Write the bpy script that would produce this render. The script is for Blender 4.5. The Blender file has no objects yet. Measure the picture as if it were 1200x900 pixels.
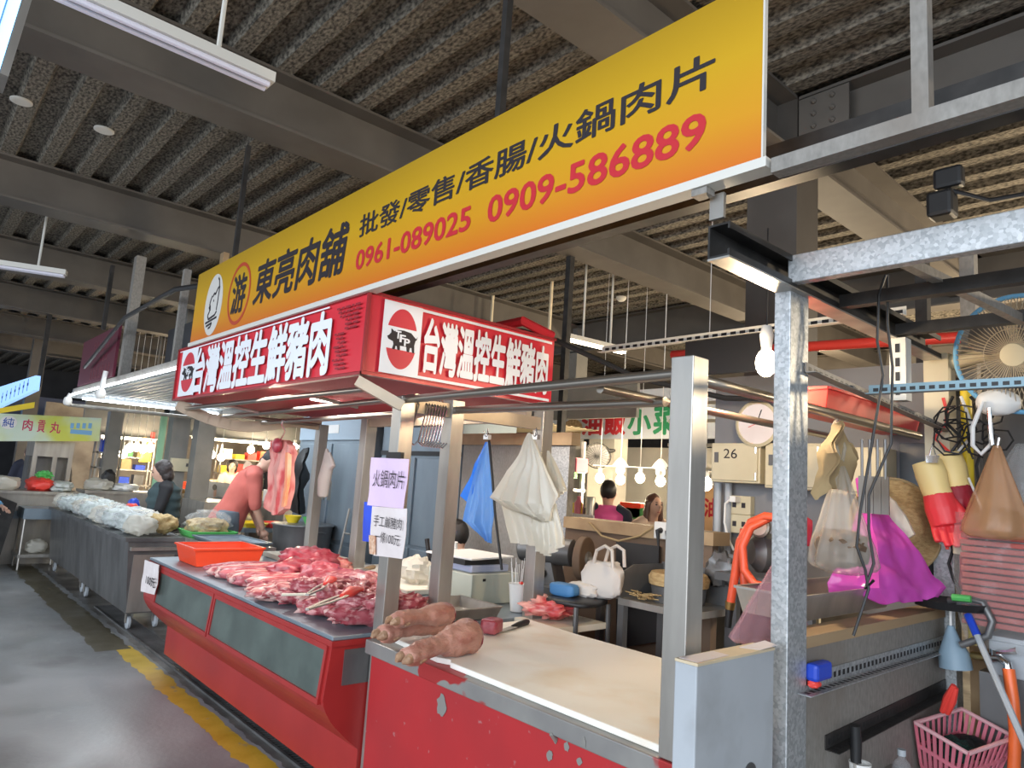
import bpy, bmesh, math, random
from math import sin, cos, pi, radians as R
from mathutils import Vector, Matrix, noise, Euler
random.seed(7)
scene = bpy.context.scene
col = scene.collection

# ---------------------------------------------------------------- camera, light, exposure
FPX, CAM_H = 818.58, 1.55
YAW, PITCH, ROLL = R(-48.59356), R(8.05754), R(3.75686)
FW = Vector((sin(YAW)*cos(PITCH), cos(YAW)*cos(PITCH), sin(PITCH)))
RT0 = Vector((cos(YAW), -sin(YAW), 0)); UP0 = RT0.cross(FW)
RT = RT0*cos(ROLL) + UP0*sin(ROLL); UP = UP0*cos(ROLL) - RT0*sin(ROLL)
CAM = Vector((0, 0, CAM_H))
cd = bpy.data.cameras.new('camera'); cam = bpy.data.objects.new('camera', cd); col.objects.link(cam)
cd.sensor_width = 36; cd.sensor_fit = 'HORIZONTAL'; cd.lens = FPX/1200*36; cd.clip_start = .03; cd.clip_end = 200
m3 = Matrix((RT, UP, -FW)).transposed()
cam.matrix_world = Matrix.Translation(CAM) @ m3.to_4x4()
scene.camera = cam
scene.view_settings.view_transform = 'Standard'; scene.view_settings.look = 'None'
scene.view_settings.gamma = 1; scene.view_settings.use_curve_mapping = False
scene.view_settings.exposure = 0.62
w = bpy.data.worlds.new('daylight'); scene.world = w; w.use_nodes = True
w.node_tree.nodes['Background'].inputs[0].default_value = (.84, .91, 1, 1)
w.node_tree.nodes['Background'].inputs[1].default_value = .75
def lamp(name, kind, loc, power, color=(1, 1, 1), size=.3, size_y=None, aim=None, spot=None):
    l = bpy.data.lights.new(name, kind); l.energy = power; l.color = color
    if kind == 'AREA':
        l.shape = 'RECTANGLE'; l.size = size; l.size_y = size_y or size
    else: l.shadow_soft_size = size
    if spot: l.spot_size = R(spot); l.spot_blend = .6
    o = bpy.data.objects.new(name, l); col.objects.link(o); o.location = loc
    if aim: o.rotation_euler = (Vector(aim)-Vector(loc)).to_track_quat('-Z', 'Y').to_euler()
    return o
# daylight through the open side of the hall behind the camera
lamp('daylight_opening', 'AREA', (1.0, -7.5, 3.0), 820, (.82, .9, 1), 13, 3.4, aim=(-3, 2, .8))
# added soft light under the red canopy, then the canopy's own downlight
lamp('canopy_fill_light', 'AREA', (-3.9, 2.3, 1.985), 17, (1, .88, .74), 2.4, .5, aim=(-3.6, 2.2, 0))
lamp('stall_downlight', 'AREA', (-4.25, 2.12, 1.985), 7, (1, .95, .9), .15, .15, aim=(-4.2, 2.1, 0))

def ray(u, v): return RT*((u-600)/FPX) - UP*((v-450)/FPX) + FW
def PX(u, v, x): d = ray(u, v); return CAM + d*(x/d.x)
def PY(u, v, y): d = ray(u, v); return CAM + d*(y/d.y)
def PZ(u, v, z): d = ray(u, v); return CAM + d*((z-CAM_H)/d.z)

# ---------------------------------------------------------------- materials
def mat(name, c, rough=.5, metal=0, c2=None, scale=6, lo=.35, hi=.65, bump=0, bscale=None, stretch=(1, 1, 1),
        alpha=1, emit=0, trans=0, c3=None, s3=2, detail=4, coat=0, kind='noise', rvar=0, c3r=(.5, .7)):
    m = bpy.data.materials.new(name); m.use_nodes = True
    nt = m.node_tree; N = nt.nodes; L = nt.links; b = N['Principled BSDF']
    b.inputs['Base Color'].default_value = (*c, 1); b.inputs['Roughness'].default_value = rough
    b.inputs['Metallic'].default_value = metal; b.inputs['Alpha'].default_value = alpha
    b.inputs['Transmission Weight'].default_value = trans; b.inputs['Coat Weight'].default_value = coat
    if emit:
        b.inputs['Emission Color'].default_value = (*c, 1); b.inputs['Emission Strength'].default_value = emit
    tc = N.new('ShaderNodeTexCoord'); mp = N.new('ShaderNodeMapping'); mp.inputs['Scale'].default_value = stretch
    L.new(tc.outputs['Object'], mp.inputs[0])
    def tex(sc, k='noise'):
        if k == 'voronoi':
            t = N.new('ShaderNodeTexVoronoi'); t.inputs['Scale'].default_value = sc; o = t.outputs['Color']
        else:
            t = N.new('ShaderNodeTexNoise'); t.inputs['Scale'].default_value = sc; t.inputs['Detail'].default_value = detail; o = t.outputs['Fac']
        L.new(mp.outputs[0], t.inputs['Vector']); return o
    last = None
    if c2:
        rp = N.new('ShaderNodeValToRGB'); rp.color_ramp.elements[0].position = lo; rp.color_ramp.elements[1].position = hi
        rp.color_ramp.elements[0].color = (*c, 1); rp.color_ramp.elements[1].color = (*c2, 1)
        L.new(tex(scale, kind), rp.inputs[0]); last = rp.outputs[0]
    if c3:
        mx = N.new('ShaderNodeMix'); mx.data_type = 'RGBA'
        rp = N.new('ShaderNodeValToRGB'); rp.color_ramp.elements[0].position = c3r[0]; rp.color_ramp.elements[1].position = c3r[1]
        L.new(tex(s3), rp.inputs[0]); L.new(rp.outputs[0], mx.inputs[0])
        if last: L.new(last, mx.inputs[6])
        else: mx.inputs[6].default_value = (*c, 1)
        mx.inputs[7].default_value = (*c3, 1); last = mx.outputs[2]
    if last: L.new(last, b.inputs['Base Color'])
    if rvar:
        mr = N.new('ShaderNodeMapRange'); mr.inputs[3].default_value = max(.05, rough-rvar); mr.inputs[4].default_value = rough+rvar
        L.new(tex(scale*1.7), mr.inputs[0]); L.new(mr.outputs[0], b.inputs['Roughness'])
    if bump:
        bp = N.new('ShaderNodeBump'); bp.inputs['Strength'].default_value = bump; bp.inputs['Distance'].default_value = .01
        L.new(tex(bscale or scale*3, kind), bp.inputs['Height']); L.new(bp.outputs[0], b.inputs['Normal'])
    return m
def film(name, c, opac=.5, rough=.25, bscale=14):   # thin plastic film
    m = mat(name, c, rough, bump=.35, bscale=bscale)
    nt = m.node_tree; N = nt.nodes; L = nt.links; b = N['Principled BSDF']; out = N['Material Output']
    t = N.new('ShaderNodeBsdfTransparent'); tl = N.new('ShaderNodeBsdfTranslucent'); tl.inputs[0].default_value = (*c, 1)
    m1 = N.new('ShaderNodeMixShader'); m1.inputs[0].default_value = .35; L.new(b.outputs[0], m1.inputs[1]); L.new(tl.outputs[0], m1.inputs[2])
    m2 = N.new('ShaderNodeMixShader'); m2.inputs[0].default_value = opac; L.new(t.outputs[0], m2.inputs[1]); L.new(m1.outputs[0], m2.inputs[2])
    L.new(m2.outputs[0], out.inputs[0]); return m

MT = dict(
 galv=mat('galvanised', (.34, .36, .37), .45, .6, (.52, .54, .55), 105, .2, .8, kind='voronoi', bump=.05),
 galvd=mat('galvanised_dull', (.20, .188, .17), .6, .25, (.33, .31, .28), 70, .2, .8, c3=(.22, .19, .16), s3=3, stretch=(1, 1, .5)),
 steel=mat('stainless', (.34, .32, .29), .36, .65, (.46, .435, .395), 9, bump=.02, bscale=90, stretch=(1, 1, .2), rvar=.1),
 steeld=mat('stainless_dark', (.12, .12, .12), .4, .5, (.19, .19, .19), 5, stretch=(1, 1, .35), rvar=.12),
 steelb=mat('stainless_blue', (.21, .26, .30), .4, .5, (.27, .33, .38), 4, stretch=(1, 1, .3)),
 iron=mat('painted_beam', (.095, .083, .07), .6, .0, (.12, .106, .09), 3),
 irong=mat('grey_beam', (.17, .165, .15), .55, 0, (.22, .21, .19), 3),
 column=mat('dark_brown_paint', (.055, .046, .038), .55, 0, (.07, .06, .05), 3),
 dark=mat('dark_steel', (.022, .021, .02), .5, .3, (.045, .042, .04), 12),
 deck=mat('sprayed_deck', (.045, .039, .031), .9, 0, (.27, .24, .19), 55, .36, .66, bump=.6, bscale=80, stretch=(.5, 1, 1)),
 red=mat('red_paint', (.38, .026, .024), .36, 0, (.32, .02, .02), 3, coat=.12),
 redworn=mat('worn_red_paint', (.43, .022, .026), .45, 0, (.36, .022, .026), 2.5, c3=(.40, .13, .13), s3=24, c3r=(.68, .74), bump=.1),
 redd=mat('red_gloss', (.70, .032, .05), .35, 0, (.65, .028, .045), 2),
 orange=mat('orange_red_plastic', (.86, .07, .02), .35),
 redp=mat('red_plastic', (.78, .06, .045), .4),
 white=mat('white_plastic', (.78, .77, .74), .45),
 paper=mat('white_paper', (.78, .72, .72), .8, c2=(.70, .63, .62), scale=5),
 lilac=mat('lilac_paper', (.78, .60, .80), .8, c2=(.72, .55, .74), scale=5),
 black=mat('black', (.012, .012, .013), .5),
 ink=mat('ink', (.02, .015, .02), .6),
 rubber=mat('black_rubber', (.02, .02, .02), .7),
 cream=mat('cream_enamel', (.62, .55, .38), .45, c2=(.56, .49, .33), scale=4),
 greyp=mat('grey_paint', (.42, .45, .48), .45, c2=(.38, .41, .44), scale=3, c3=(.33, .35, .37), s3=5),
 board=mat('cutting_board', (.88, .86, .79), .5, 0, (.82, .77, .66), 3, .5, .8, c3=(.70, .53, .33), s3=2.1, c3r=(.56, .82), bump=.1, bscale=25),
 boardb=mat('cutting_board_clean', (.80, .76, .64), .55, 0, (.74, .68, .52), 4),
 wood=mat('wood', (.42, .30, .17), .65, 0, (.30, .20, .11), 5, stretch=(1, .15, 1)),
 wooddk=mat('wood_dark', (.14, .09, .06), .65, 0, (.20, .13, .08), 5, stretch=(.2, 1, 1)),
 pork=mat('pork', (.32, .045, .06), .38, 0, (.60, .30, .29), 30, .48, .64, bump=.3, bscale=40, c3=(.50, .13, .15), s3=11, coat=.1),
 porkfat=mat('pork_fatty', (.40, .075, .085), .4, 0, (.66, .42, .38), 16, .46, .60, bump=.3, bscale=35, stretch=(2.2, .5, 1.4), coat=.1),
 porkred=mat('pork_lean', (.30, .028, .045), .36, 0, (.50, .14, .16), 20, .42, .75, bump=.3, bscale=40, coat=.15),
 porkhang=mat('pork_hanging', (.72, .32, .27), .45, 0, (.56, .07, .07), 11, .47, .62, bump=.3, bscale=30, stretch=(1, 1, .4)),
 fat=mat('pork_orange_fat', (.84, .22, .08), .45, c2=(.84, .36, .20), scale=8, bump=.2),
 skinpork=mat('pork_skin', (.44, .20, .14), .45, 0, (.54, .29, .22), 9, bump=.5, bscale=60, c3=(.36, .13, .09), s3=9, stretch=(1, 1, 2), coat=.15),
 hoof=mat('hoof', (.30, .16, .09), .6, c2=(.46, .29, .18), scale=30, bump=.3),
 skin=mat('skin', (.60, .36, .26), .55), 
 hair=mat('hair', (.015, .012, .011), .5), hairb=mat('hair_brown', (.10, .045, .03), .45),
 hairg=mat('hair_dark_brown', (.022, .015, .014), .5, c2=(.06, .048, .045), scale=30),
 salmon=mat('salmon_cloth', (.56, .14, .11), .8, c2=(.50, .12, .095), scale=6), 
 jeans=mat('grey_blue_cloth', (.16, .20, .24), .85, c2=(.12, .16, .19), scale=5),
 cloth_black=mat('black_cloth', (.014, .014, .016), .8), cloth_teal=mat('dark_teal_cloth', (.035, .06, .065), .8),
 cloth_pink=mat('pink_vest_cloth', (.88, .12, .38), .6), pipe=mat('polished_pipe', (.34, .31, .27), .28, .9), warmst=mat('warm_reflection_steel', (.40, .32, .23), .45, .4, (.48, .39, .29), 5), cloth_beige=mat('beige_cloth', (.62, .46, .36), .8),  # the braces' steel has reflected warm light put into its colour
 cloth_blue=mat('blue_cloth', (.12, .30, .50), .8), cloth_navy=mat('navy_cloth', (.03, .035, .06), .8),
 kraft=mat('kraft_cloth', (.42, .31, .16), .85, c2=(.34, .24, .12), scale=8),
 whitecloth=mat('white_cloth', (.62, .57, .52), .85),
 glovey=mat('yellow_rubber', (.82, .62, .26), .5), glover=mat('red_rubber', (.72, .04, .05), .45), gloverd=mat('dark_red_rubber', (.30, .015, .03), .5),
 straw=mat('straw', (.38, .24, .10), .7, c2=(.54, .38, .18), scale=30, bump=.5, stretch=(1, 1, 3)),
 bluep=mat('blue_plastic', (.015, .06, .50), .4), bluebag=mat('blue_case', (.06, .20, .42), .6),
 pinkp=mat('pink_plastic', (.66, .18, .24), .45), magenta=film('magenta_film', (.74, .12, .60), .90, .18, 9),
 greenp=mat('green_plastic', (.10, .50, .12), .5), greenpad=mat('scouring_pad', (.01, .045, .035), .95, bump=1, bscale=120),
 yellowp=mat('yellow_plastic', (.85, .62, .03), .5), 
 hose=mat('orange_hose', (.82, .15, .035), .4), hoser=mat('red_orange_hose', (.75, .10, .04), .4),
 wbag=film('white_film', (.84, .81, .72), .78, .3), cbag=film('clear_film', (.75, .78, .80), .2, .12, 20), cbagw=film('thin_white_film', (.76, .73, .66), .36, .25), wrap=film('wrap_film', (.8, .8, .8), .10, .08, 9), pbag=film('pink_clear_film', (.72, .42, .50), .36, .2),
 obag=film('orange_film', (.78, .44, .22), .45, .25), bluefilm=film('blue_film', (.22, .48, .88), .92, .3), bluefilmd=film('deep_blue_film', (.03, .25, .85), .95, .3),
 redbag=mat('red_stack', (.36, .06, .045), .5), food=mat('dried_food', (.50, .34, .14), .7, c2=(.70, .54, .28), scale=30, bump=.6),
 foodw=mat('pale_food', (.62, .66, .66), .5, c2=(.45, .50, .46), scale=24, bump=.5),
 glassd=mat('dusty_glass', (.06, .08, .072), .38, 0, (.10, .13, .115), 5, c3=(.07, .09, .08), s3=3, coat=.1),
 glassw=mat('dark_pane', (.03, .04, .055), .15), 
 bulb=mat('lit_bulb', (1, .88, .66), .5, emit=14), tube=mat('lit_tube', (.86, .93, 1), .5, emit=9), tubew=mat('lit_tube_warm', (1, .86, .62), .5, emit=7),
 tubeoff=mat('unlit_tube', (.72, .70, .78), .35), discw=mat('white_disc', (.66, .64, .58), .6),
 bluelit=mat('lit_blue_box', (.30, .62, 1), .5, emit=1.6), 
 wallg=mat('grey_wall', (.20, .20, .21), .8, c2=(.25, .25, .26), scale=2), walld=mat('dark_wall', (.035, .036, .04), .8, c2=(.05, .05, .055), scale=2),
 wallc=mat('pale_wall', (.50, .47, .40), .8, c2=(.44, .41, .35), scale=2),
 brass=mat('brass', (.45, .30, .12), .35, .9), chrome=mat('chrome', (.7, .7, .7), .15, 1),
)

# ---------------------------------------------------------------- mesh builder
def frame_of(d):
    d = Vector(d).normalized(); a = Vector((0, 0, 1)) if abs(d.z) < .9 else Vector((1, 0, 0))
    x = d.cross(a).normalized(); return x, d.cross(x).normalized(), d
class MB:
    def __init__(s): s.v = []; s.f = []
    def add(s, vs, fs):
        n = len(s.v); s.v += [Vector(v) for v in vs]; s.f += [tuple(i+n for i in f) for f in fs]; return s
    def box(s, a, b):
        (x0, y0, z0), (x1, y1, z1) = a, b
        x0, x1 = min(x0, x1), max(x0, x1); y0, y1 = min(y0, y1), max(y0, y1); z0, z1 = min(z0, z1), max(z0, z1)
        return s.add([(x0, y0, z0), (x1, y0, z0), (x1, y1, z0), (x0, y1, z0), (x0, y0, z1), (x1, y0, z1), (x1, y1, z1), (x0, y1, z1)],
                     [(3, 2, 1, 0), (4, 5, 6, 7), (0, 1, 5, 4), (1, 2, 6, 5), (2, 3, 7, 6), (3, 0, 4, 7)])
    def bar(s, p, q, w, h=None, up=(0, 0, 1)):     # square bar from p to q
        p, q = Vector(p), Vector(q); h = h or w; d = (q-p).normalized(); u = Vector(up)
        if abs(d.dot(u)) > .98: u = Vector((0, 1, 0))
        x = d.cross(u).normalized()*(w/2); y = x.cross(d).normalized()*(h/2)
        vs = [p-x-y, p+x-y, p+x+y, p-x+y, q-x-y, q+x-y, q+x+y, q-x+y]
        return s.add(vs, [(3, 2, 1, 0), (4, 5, 6, 7), (0, 1, 5, 4), (1, 2, 6, 5), (2, 3, 7, 6), (3, 0, 4, 7)])
    def tube(s, pts, r, n=10, cap=True):
        pts = [Vector(p) for p in pts]; k = len(pts); rs = r if isinstance(r, (list, tuple)) else [r]*k
        vs = []; prev = None
        for i, p in enumerate(pts):
            d = (pts[min(i+1, k-1)] - pts[max(i-1, 0)])
            if d.length < 1e-9: d = Vector((0, 0, 1))
            d.normalize()
            if prev is None: x, y, _ = frame_of(d)
            else:
                x = prev - d*prev.dot(d)
                x = x.normalized() if x.length > 1e-6 else frame_of(d)[0]
                y = d.cross(x)
            prev = x
            vs += [p + (x*cos(2*pi*j/n) + y*sin(2*pi*j/n))*rs[i] for j in range(n)]
        fs = [(i*n+j, i*n+(j+1) % n, (i+1)*n+(j+1) % n, (i+1)*n+j) for i in range(k-1) for j in range(n)]
        if cap: fs += [tuple(range(n))[::-1], tuple((k-1)*n+j for j in range(n))]
        return s.add(vs, fs)
    def ell(s, c, r, n=12, rot=None):
        c = Vector(c); r = r if isinstance(r, (list, tuple)) else (r, r, r); m = max(4, n//2); vs = []
        M3 = rot or Matrix.Identity(3)
        for i in range(1, m):
            t = pi*i/m
            for j in range(n):
                a = 2*pi*j/n; vs.append(c + M3 @ Vector((r[0]*sin(t)*cos(a), r[1]*sin(t)*sin(a), r[2]*cos(t))))
        fs = [(i*n+j, (i+1)*n+j, (i+1)*n+(j+1) % n, i*n+(j+1) % n) for i in range(m-2) for j in range(n)]
        a, b = len(vs), len(vs)+1; vs += [c + M3 @ Vector((0, 0, r[2])), c - M3 @ Vector((0, 0, r[2]))]
        fs += [(a, j, (j+1) % n) for j in range(n)] + [(b, (m-2)*n+(j+1) % n, (m-2)*n+j) for j in range(n)]
        return s.add(vs, fs)
    def lathe(s, prof, c, d=(0, 0, 1), n=20):      # prof [(radius, height)]
        x, y, z = frame_of(d); c = Vector(c)
        vs = [c + z*h + (x*cos(2*pi*j/n)+y*sin(2*pi*j/n))*r for r, h in prof for j in range(n)]
        k = len(prof)
        fs = [(i*n+j, i*n+(j+1) % n, (i+1)*n+(j+1) % n, (i+1)*n+j) for i in range(k-1) for j in range(n)]
        fs += [tuple(range(n))[::-1], tuple((k-1)*n+j for j in range(n))]
        return s.add(vs, fs)
    def prism(s, poly, d):                          # polygon of 3-D points pushed along d
        p = [Vector(q) for q in poly]; d = Vector(d); n = len(p)
        return s.add(p + [q+d for q in p], [tuple(range(n))[::-1], tuple(range(n, 2*n))] + [(i, (i+1) % n, n+(i+1) % n, n+i) for i in range(n)])
    def ring(s, c, d, R0, r, n=28, m=8):
        x, y, z = frame_of(d); c = Vector(c)
        return s.tube([c+(x*cos(2*pi*i/n)+y*sin(2*pi*i/n))*R0 for i in range(n+1)], r, m, cap=False)
    def sheet(s, rows, thick=.004, amp=.0, freq=6, seed=0, sub=5, subv=5, folds=0, famp=.015):  # rows of points, resampled, wrinkled, given thickness
        def samp(line, k):
            return [line[0].lerp(line[-1], 0) if len(line) == 1 else
                    line[min(int(t*(len(line)-1)), len(line)-2)].lerp(line[min(int(t*(len(line)-1)), len(line)-2)+1], t*(len(line)-1)-min(int(t*(len(line)-1)), len(line)-2))
                    for t in [i/k for i in range(k+1)]]
        rows = [[Vector(p) for p in r] for r in rows]; nu = max(len(r) for r in rows)*sub
        rr = [samp(r, nu) for r in rows]; cols = [samp([r[i] for r in rr], (len(rr)-1)*subv) for i in range(nu+1)]
        nv = (len(rr)-1)*subv; nrm = Vector((0, 0, 0))
        for i in range(nu):
            nrm += (cols[i+1][nv//2]-cols[i][nv//2]).cross(cols[i][nv]-cols[i][0])
        nrm.normalize(); vs = []
        for side in (0, 1):
            for i in range(nu+1):
                for j in range(nv+1):
                    p = cols[i][j]; q = p*freq + Vector((seed*3.1, seed*1.7, 0))
                    fd = famp*(j/nv)**.7*(abs(sin(folds*pi*(i/nu) + .5*sin(3*j/nv+seed)))-.5) if folds else 0
                    vs.append(p + nrm*(fd + amp*noise.noise(q)*2 + amp*.5*noise.noise(q*2.7) + side*thick))
        A = (nu+1)*(nv+1); ix = lambda i, j, o: o + i*(nv+1)+j
        fs = []
        for i in range(nu):
            for j in range(nv):
                fs += [(ix(i, j, 0), ix(i+1, j, 0), ix(i+1, j+1, 0), ix(i, j+1, 0)), (ix(i, j, A), ix(i, j+1, A), ix(i+1, j+1, A), ix(i+1, j, A))]
        for i in range(nu): fs += [(ix(i, 0, 0), ix(i, 0, A), ix(i+1, 0, A), ix(i+1, 0, 0)), (ix(i, nv, 0), ix(i+1, nv, 0), ix(i+1, nv, A), ix(i, nv, A))]
        for j in range(nv): fs += [(ix(0, j, 0), ix(0, j+1, 0), ix(0, j+1, A), ix(0, j, A)), (ix(nu, j, 0), ix(nu, j, A), ix(nu, j+1, A), ix(nu, j+1, 0))]
        return s.add(vs, fs)
    def blob(s, c, r, rot=0, seed=0, amp=.2, freq=2.2, e=.8, n=26, tilt=0):   # lumpy rounded piece
        m = n//2+2; vs = []; E3 = Euler((tilt, 0, rot)).to_matrix(); c = Vector(c)
        pw = lambda a: math.copysign(abs(a)**e, a)
        def P(t, a):
            d = Vector((sin(t)*cos(a), sin(t)*sin(a), cos(t)))
            k = 1 + amp*noise.noise(d*freq+Vector((seed*5.3, seed*2.1, seed))) + amp*.5*noise.noise(d*freq*2.6+Vector((seed, seed*7.7, 0)))
            return c + E3 @ Vector((pw(d.x)*r[0]*k, pw(d.y)*r[1]*k, pw(d.z)*r[2]*k))
        for i in range(1, m): vs += [P(pi*i/m, 2*pi*j/n) for j in range(n)]
        fs = [(i*n+j, (i+1)*n+j, (i+1)*n+(j+1) % n, i*n+(j+1) % n) for i in range(m-2) for j in range(n)]
        a, b = len(vs), len(vs)+1; vs += [P(0, 0), P(pi, 0)]
        fs += [(a, j, (j+1) % n) for j in range(n)] + [(b, (m-2)*n+(j+1) % n, (m-2)*n+j) for j in range(n)]
        return s.add(vs, fs)
    def organic(s, voxel=.012, smooth=6):           # melt everything so far into one continuous skin
        me = bpy.data.meshes.new('tmp'); me.from_pydata([tuple(v) for v in s.v], [], s.f)
        o = bpy.data.objects.new('tmp', me); col.objects.link(o)
        md = o.modifiers.new('r', 'REMESH'); md.mode = 'VOXEL'; md.voxel_size = voxel
        if smooth: sm = o.modifiers.new('s', 'SMOOTH'); sm.iterations = smooth; sm.factor = .5
        e = o.evaluated_get(bpy.context.evaluated_depsgraph_get()); m2 = e.to_mesh()
        s.v = [v.co.copy() for v in m2.vertices]; s.f = [tuple(p.vertices) for p in m2.polygons]
        e.to_mesh_clear(); bpy.data.objects.remove(o); bpy.data.meshes.remove(me); return s
    def xf(s, M4): s.v = [M4 @ v for v in s.v]; return s
    def build(s, name, m, parent=None, smooth=False, bevel=0, local=False):
        off = Vector((0, 0, 0)) if (local or parent is None) else ORG[parent.name]
        me = bpy.data.meshes.new(name)
        if parent is None and not local:            # a single-mesh thing gets its origin at its base
            xs = [v.x for v in s.v]; ys = [v.y for v in s.v]; zs = [v.z for v in s.v]
            off = Vector(((min(xs)+max(xs))/2, (min(ys)+max(ys))/2, min(zs)))
        me.from_pydata([tuple(v-off) for v in s.v], [], s.f)
        bm = bmesh.new(); bm.from_mesh(me); bmesh.ops.recalc_face_normals(bm, faces=bm.faces); bm.to_mesh(me); bm.free()
        me.materials.append(MT[m] if isinstance(m, str) else m)
        o = bpy.data.objects.new(name, me); col.objects.link(o)
        if smooth:
            for p in me.polygons: p.use_smooth = True
            if smooth != 'all': me.set_sharp_from_angle(angle=R(38))
        if bevel:
            md = o.modifiers.new('bevel', 'BEVEL'); md.width = bevel; md.segments = 2; md.limit_method = 'ANGLE'
        if parent is None: o.location = off
        else: o.parent = parent
        ORG[o.name] = off
        return o
ORG = {}
def tag(o, label=None, cat=None, group=None, kind=None):
    if label: o['label'] = label
    if cat: o['category'] = cat
    if group: o['group'] = group
    if kind: o['kind'] = kind
    return o
def T(name, label, cat, loc=(0, 0, 0), group=None):
    o = bpy.data.objects.new(name, None); col.objects.link(o); o.location = loc; o.empty_display_size = .1
    ORG[o.name] = Vector(loc); return tag(o, label, cat, group)
def one(name, mb, m, label, cat, group=None, smooth=False, bevel=0): return tag(mb.build(name, m, None, smooth, bevel), label, cat, group)
def struct(name, mb, m, smooth=False, label=None): return tag(mb.build(name, m, None, smooth, 0, True), label, kind='structure')
def copy_tree(o, parent=None):
    c = o.copy(); col.objects.link(c)
    if parent: c.parent = parent
    for ch in list(o.children): copy_tree(ch, c)
    return c
ORD = ['first', 'second', 'third', 'fourth', 'fifth', 'sixth', 'seventh', 'eighth', 'ninth', 'tenth', 'eleventh', 'twelfth', 'thirteenth', 'fourteenth', 'fifteenth',
       'sixteenth', 'seventeenth', 'eighteenth', 'nineteenth', 'twentieth', 'twenty-first', 'twenty-second', 'twenty-third', 'twenty-fourth']

def lettering(body, a, b, n, m, name='lettering', parent=None, bold=.0, extr=.0015, gap=1.0, fitx=True, shear=0, mb=None):
    """writing that fills the rectangle from corner a (bottom left) to corner b (top right) on a plane with outward normal n"""
    a, b, n = Vector(a), Vector(b), Vector(n).normalized(); v = Vector((0, 0, 1)) if abs(n.z) < .9 else Vector((0, 1, 0)); u = v.cross(n).normalized()
    if abs(n.z) < .9: v = n.cross(u).normalized()
    c = bpy.data.curves.new('t', 'FONT'); c.body = body; c.offset = min(bold, 0); c.space_character = gap; c.shear = shear; c.resolution_u = 3
    o = bpy.data.objects.new('t', c); col.objects.link(o)
    e = o.evaluated_get(bpy.context.evaluated_depsgraph_get()); me = e.to_mesh()
    vs = [x.co.copy() for x in me.vertices]; fs = [tuple(p.vertices) for p in me.polygons]
    e.to_mesh_clear(); bpy.data.objects.remove(o); bpy.data.curves.remove(c)
    x0, x1 = min(q.x for q in vs), max(q.x for q in vs); y0, y1 = min(q.y for q in vs), max(q.y for q in vs)
    W, H = (b-a).dot(u), (b-a).dot(v); sy = H/(y1-y0); sx = W/(x1-x0) if fitx else sy
    mb2 = mb or MB(); sh = [(0, 0)] + ([(bold*.75*cos(k*pi/4), bold*.75*sin(k*pi/4)) for k in range(8)] if bold > .004 else [])
    for i, (dx, dy) in enumerate(sh): mb2.add([a + u*((q.x-x0+dx)*sx) + v*((q.y-y0+dy)*sy) + n*(extr+.00004*i) for q in vs], fs)
    if mb: return None
    return mb2.build(name, m, parent)
def patch(poly, n, h=.001):                          # thin printed shape
    n = Vector(n).normalized(); return MB().prism([Vector(p) for p in poly], n*h)
def disc(c, n, ru, rv, k=32, a0=0, a1=2*pi):
    n = Vector(n).normalized(); v = Vector((0, 0, 1)); u = v.cross(n); c = Vector(c)
    return [c + u*(ru*cos(a0+(a1-a0)*i/k)) + v*(rv*sin(a0+(a1-a0)*i/k)) for i in range(k + (0 if abs(a1-a0-2*pi) < 1e-6 else 1))]
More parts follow.
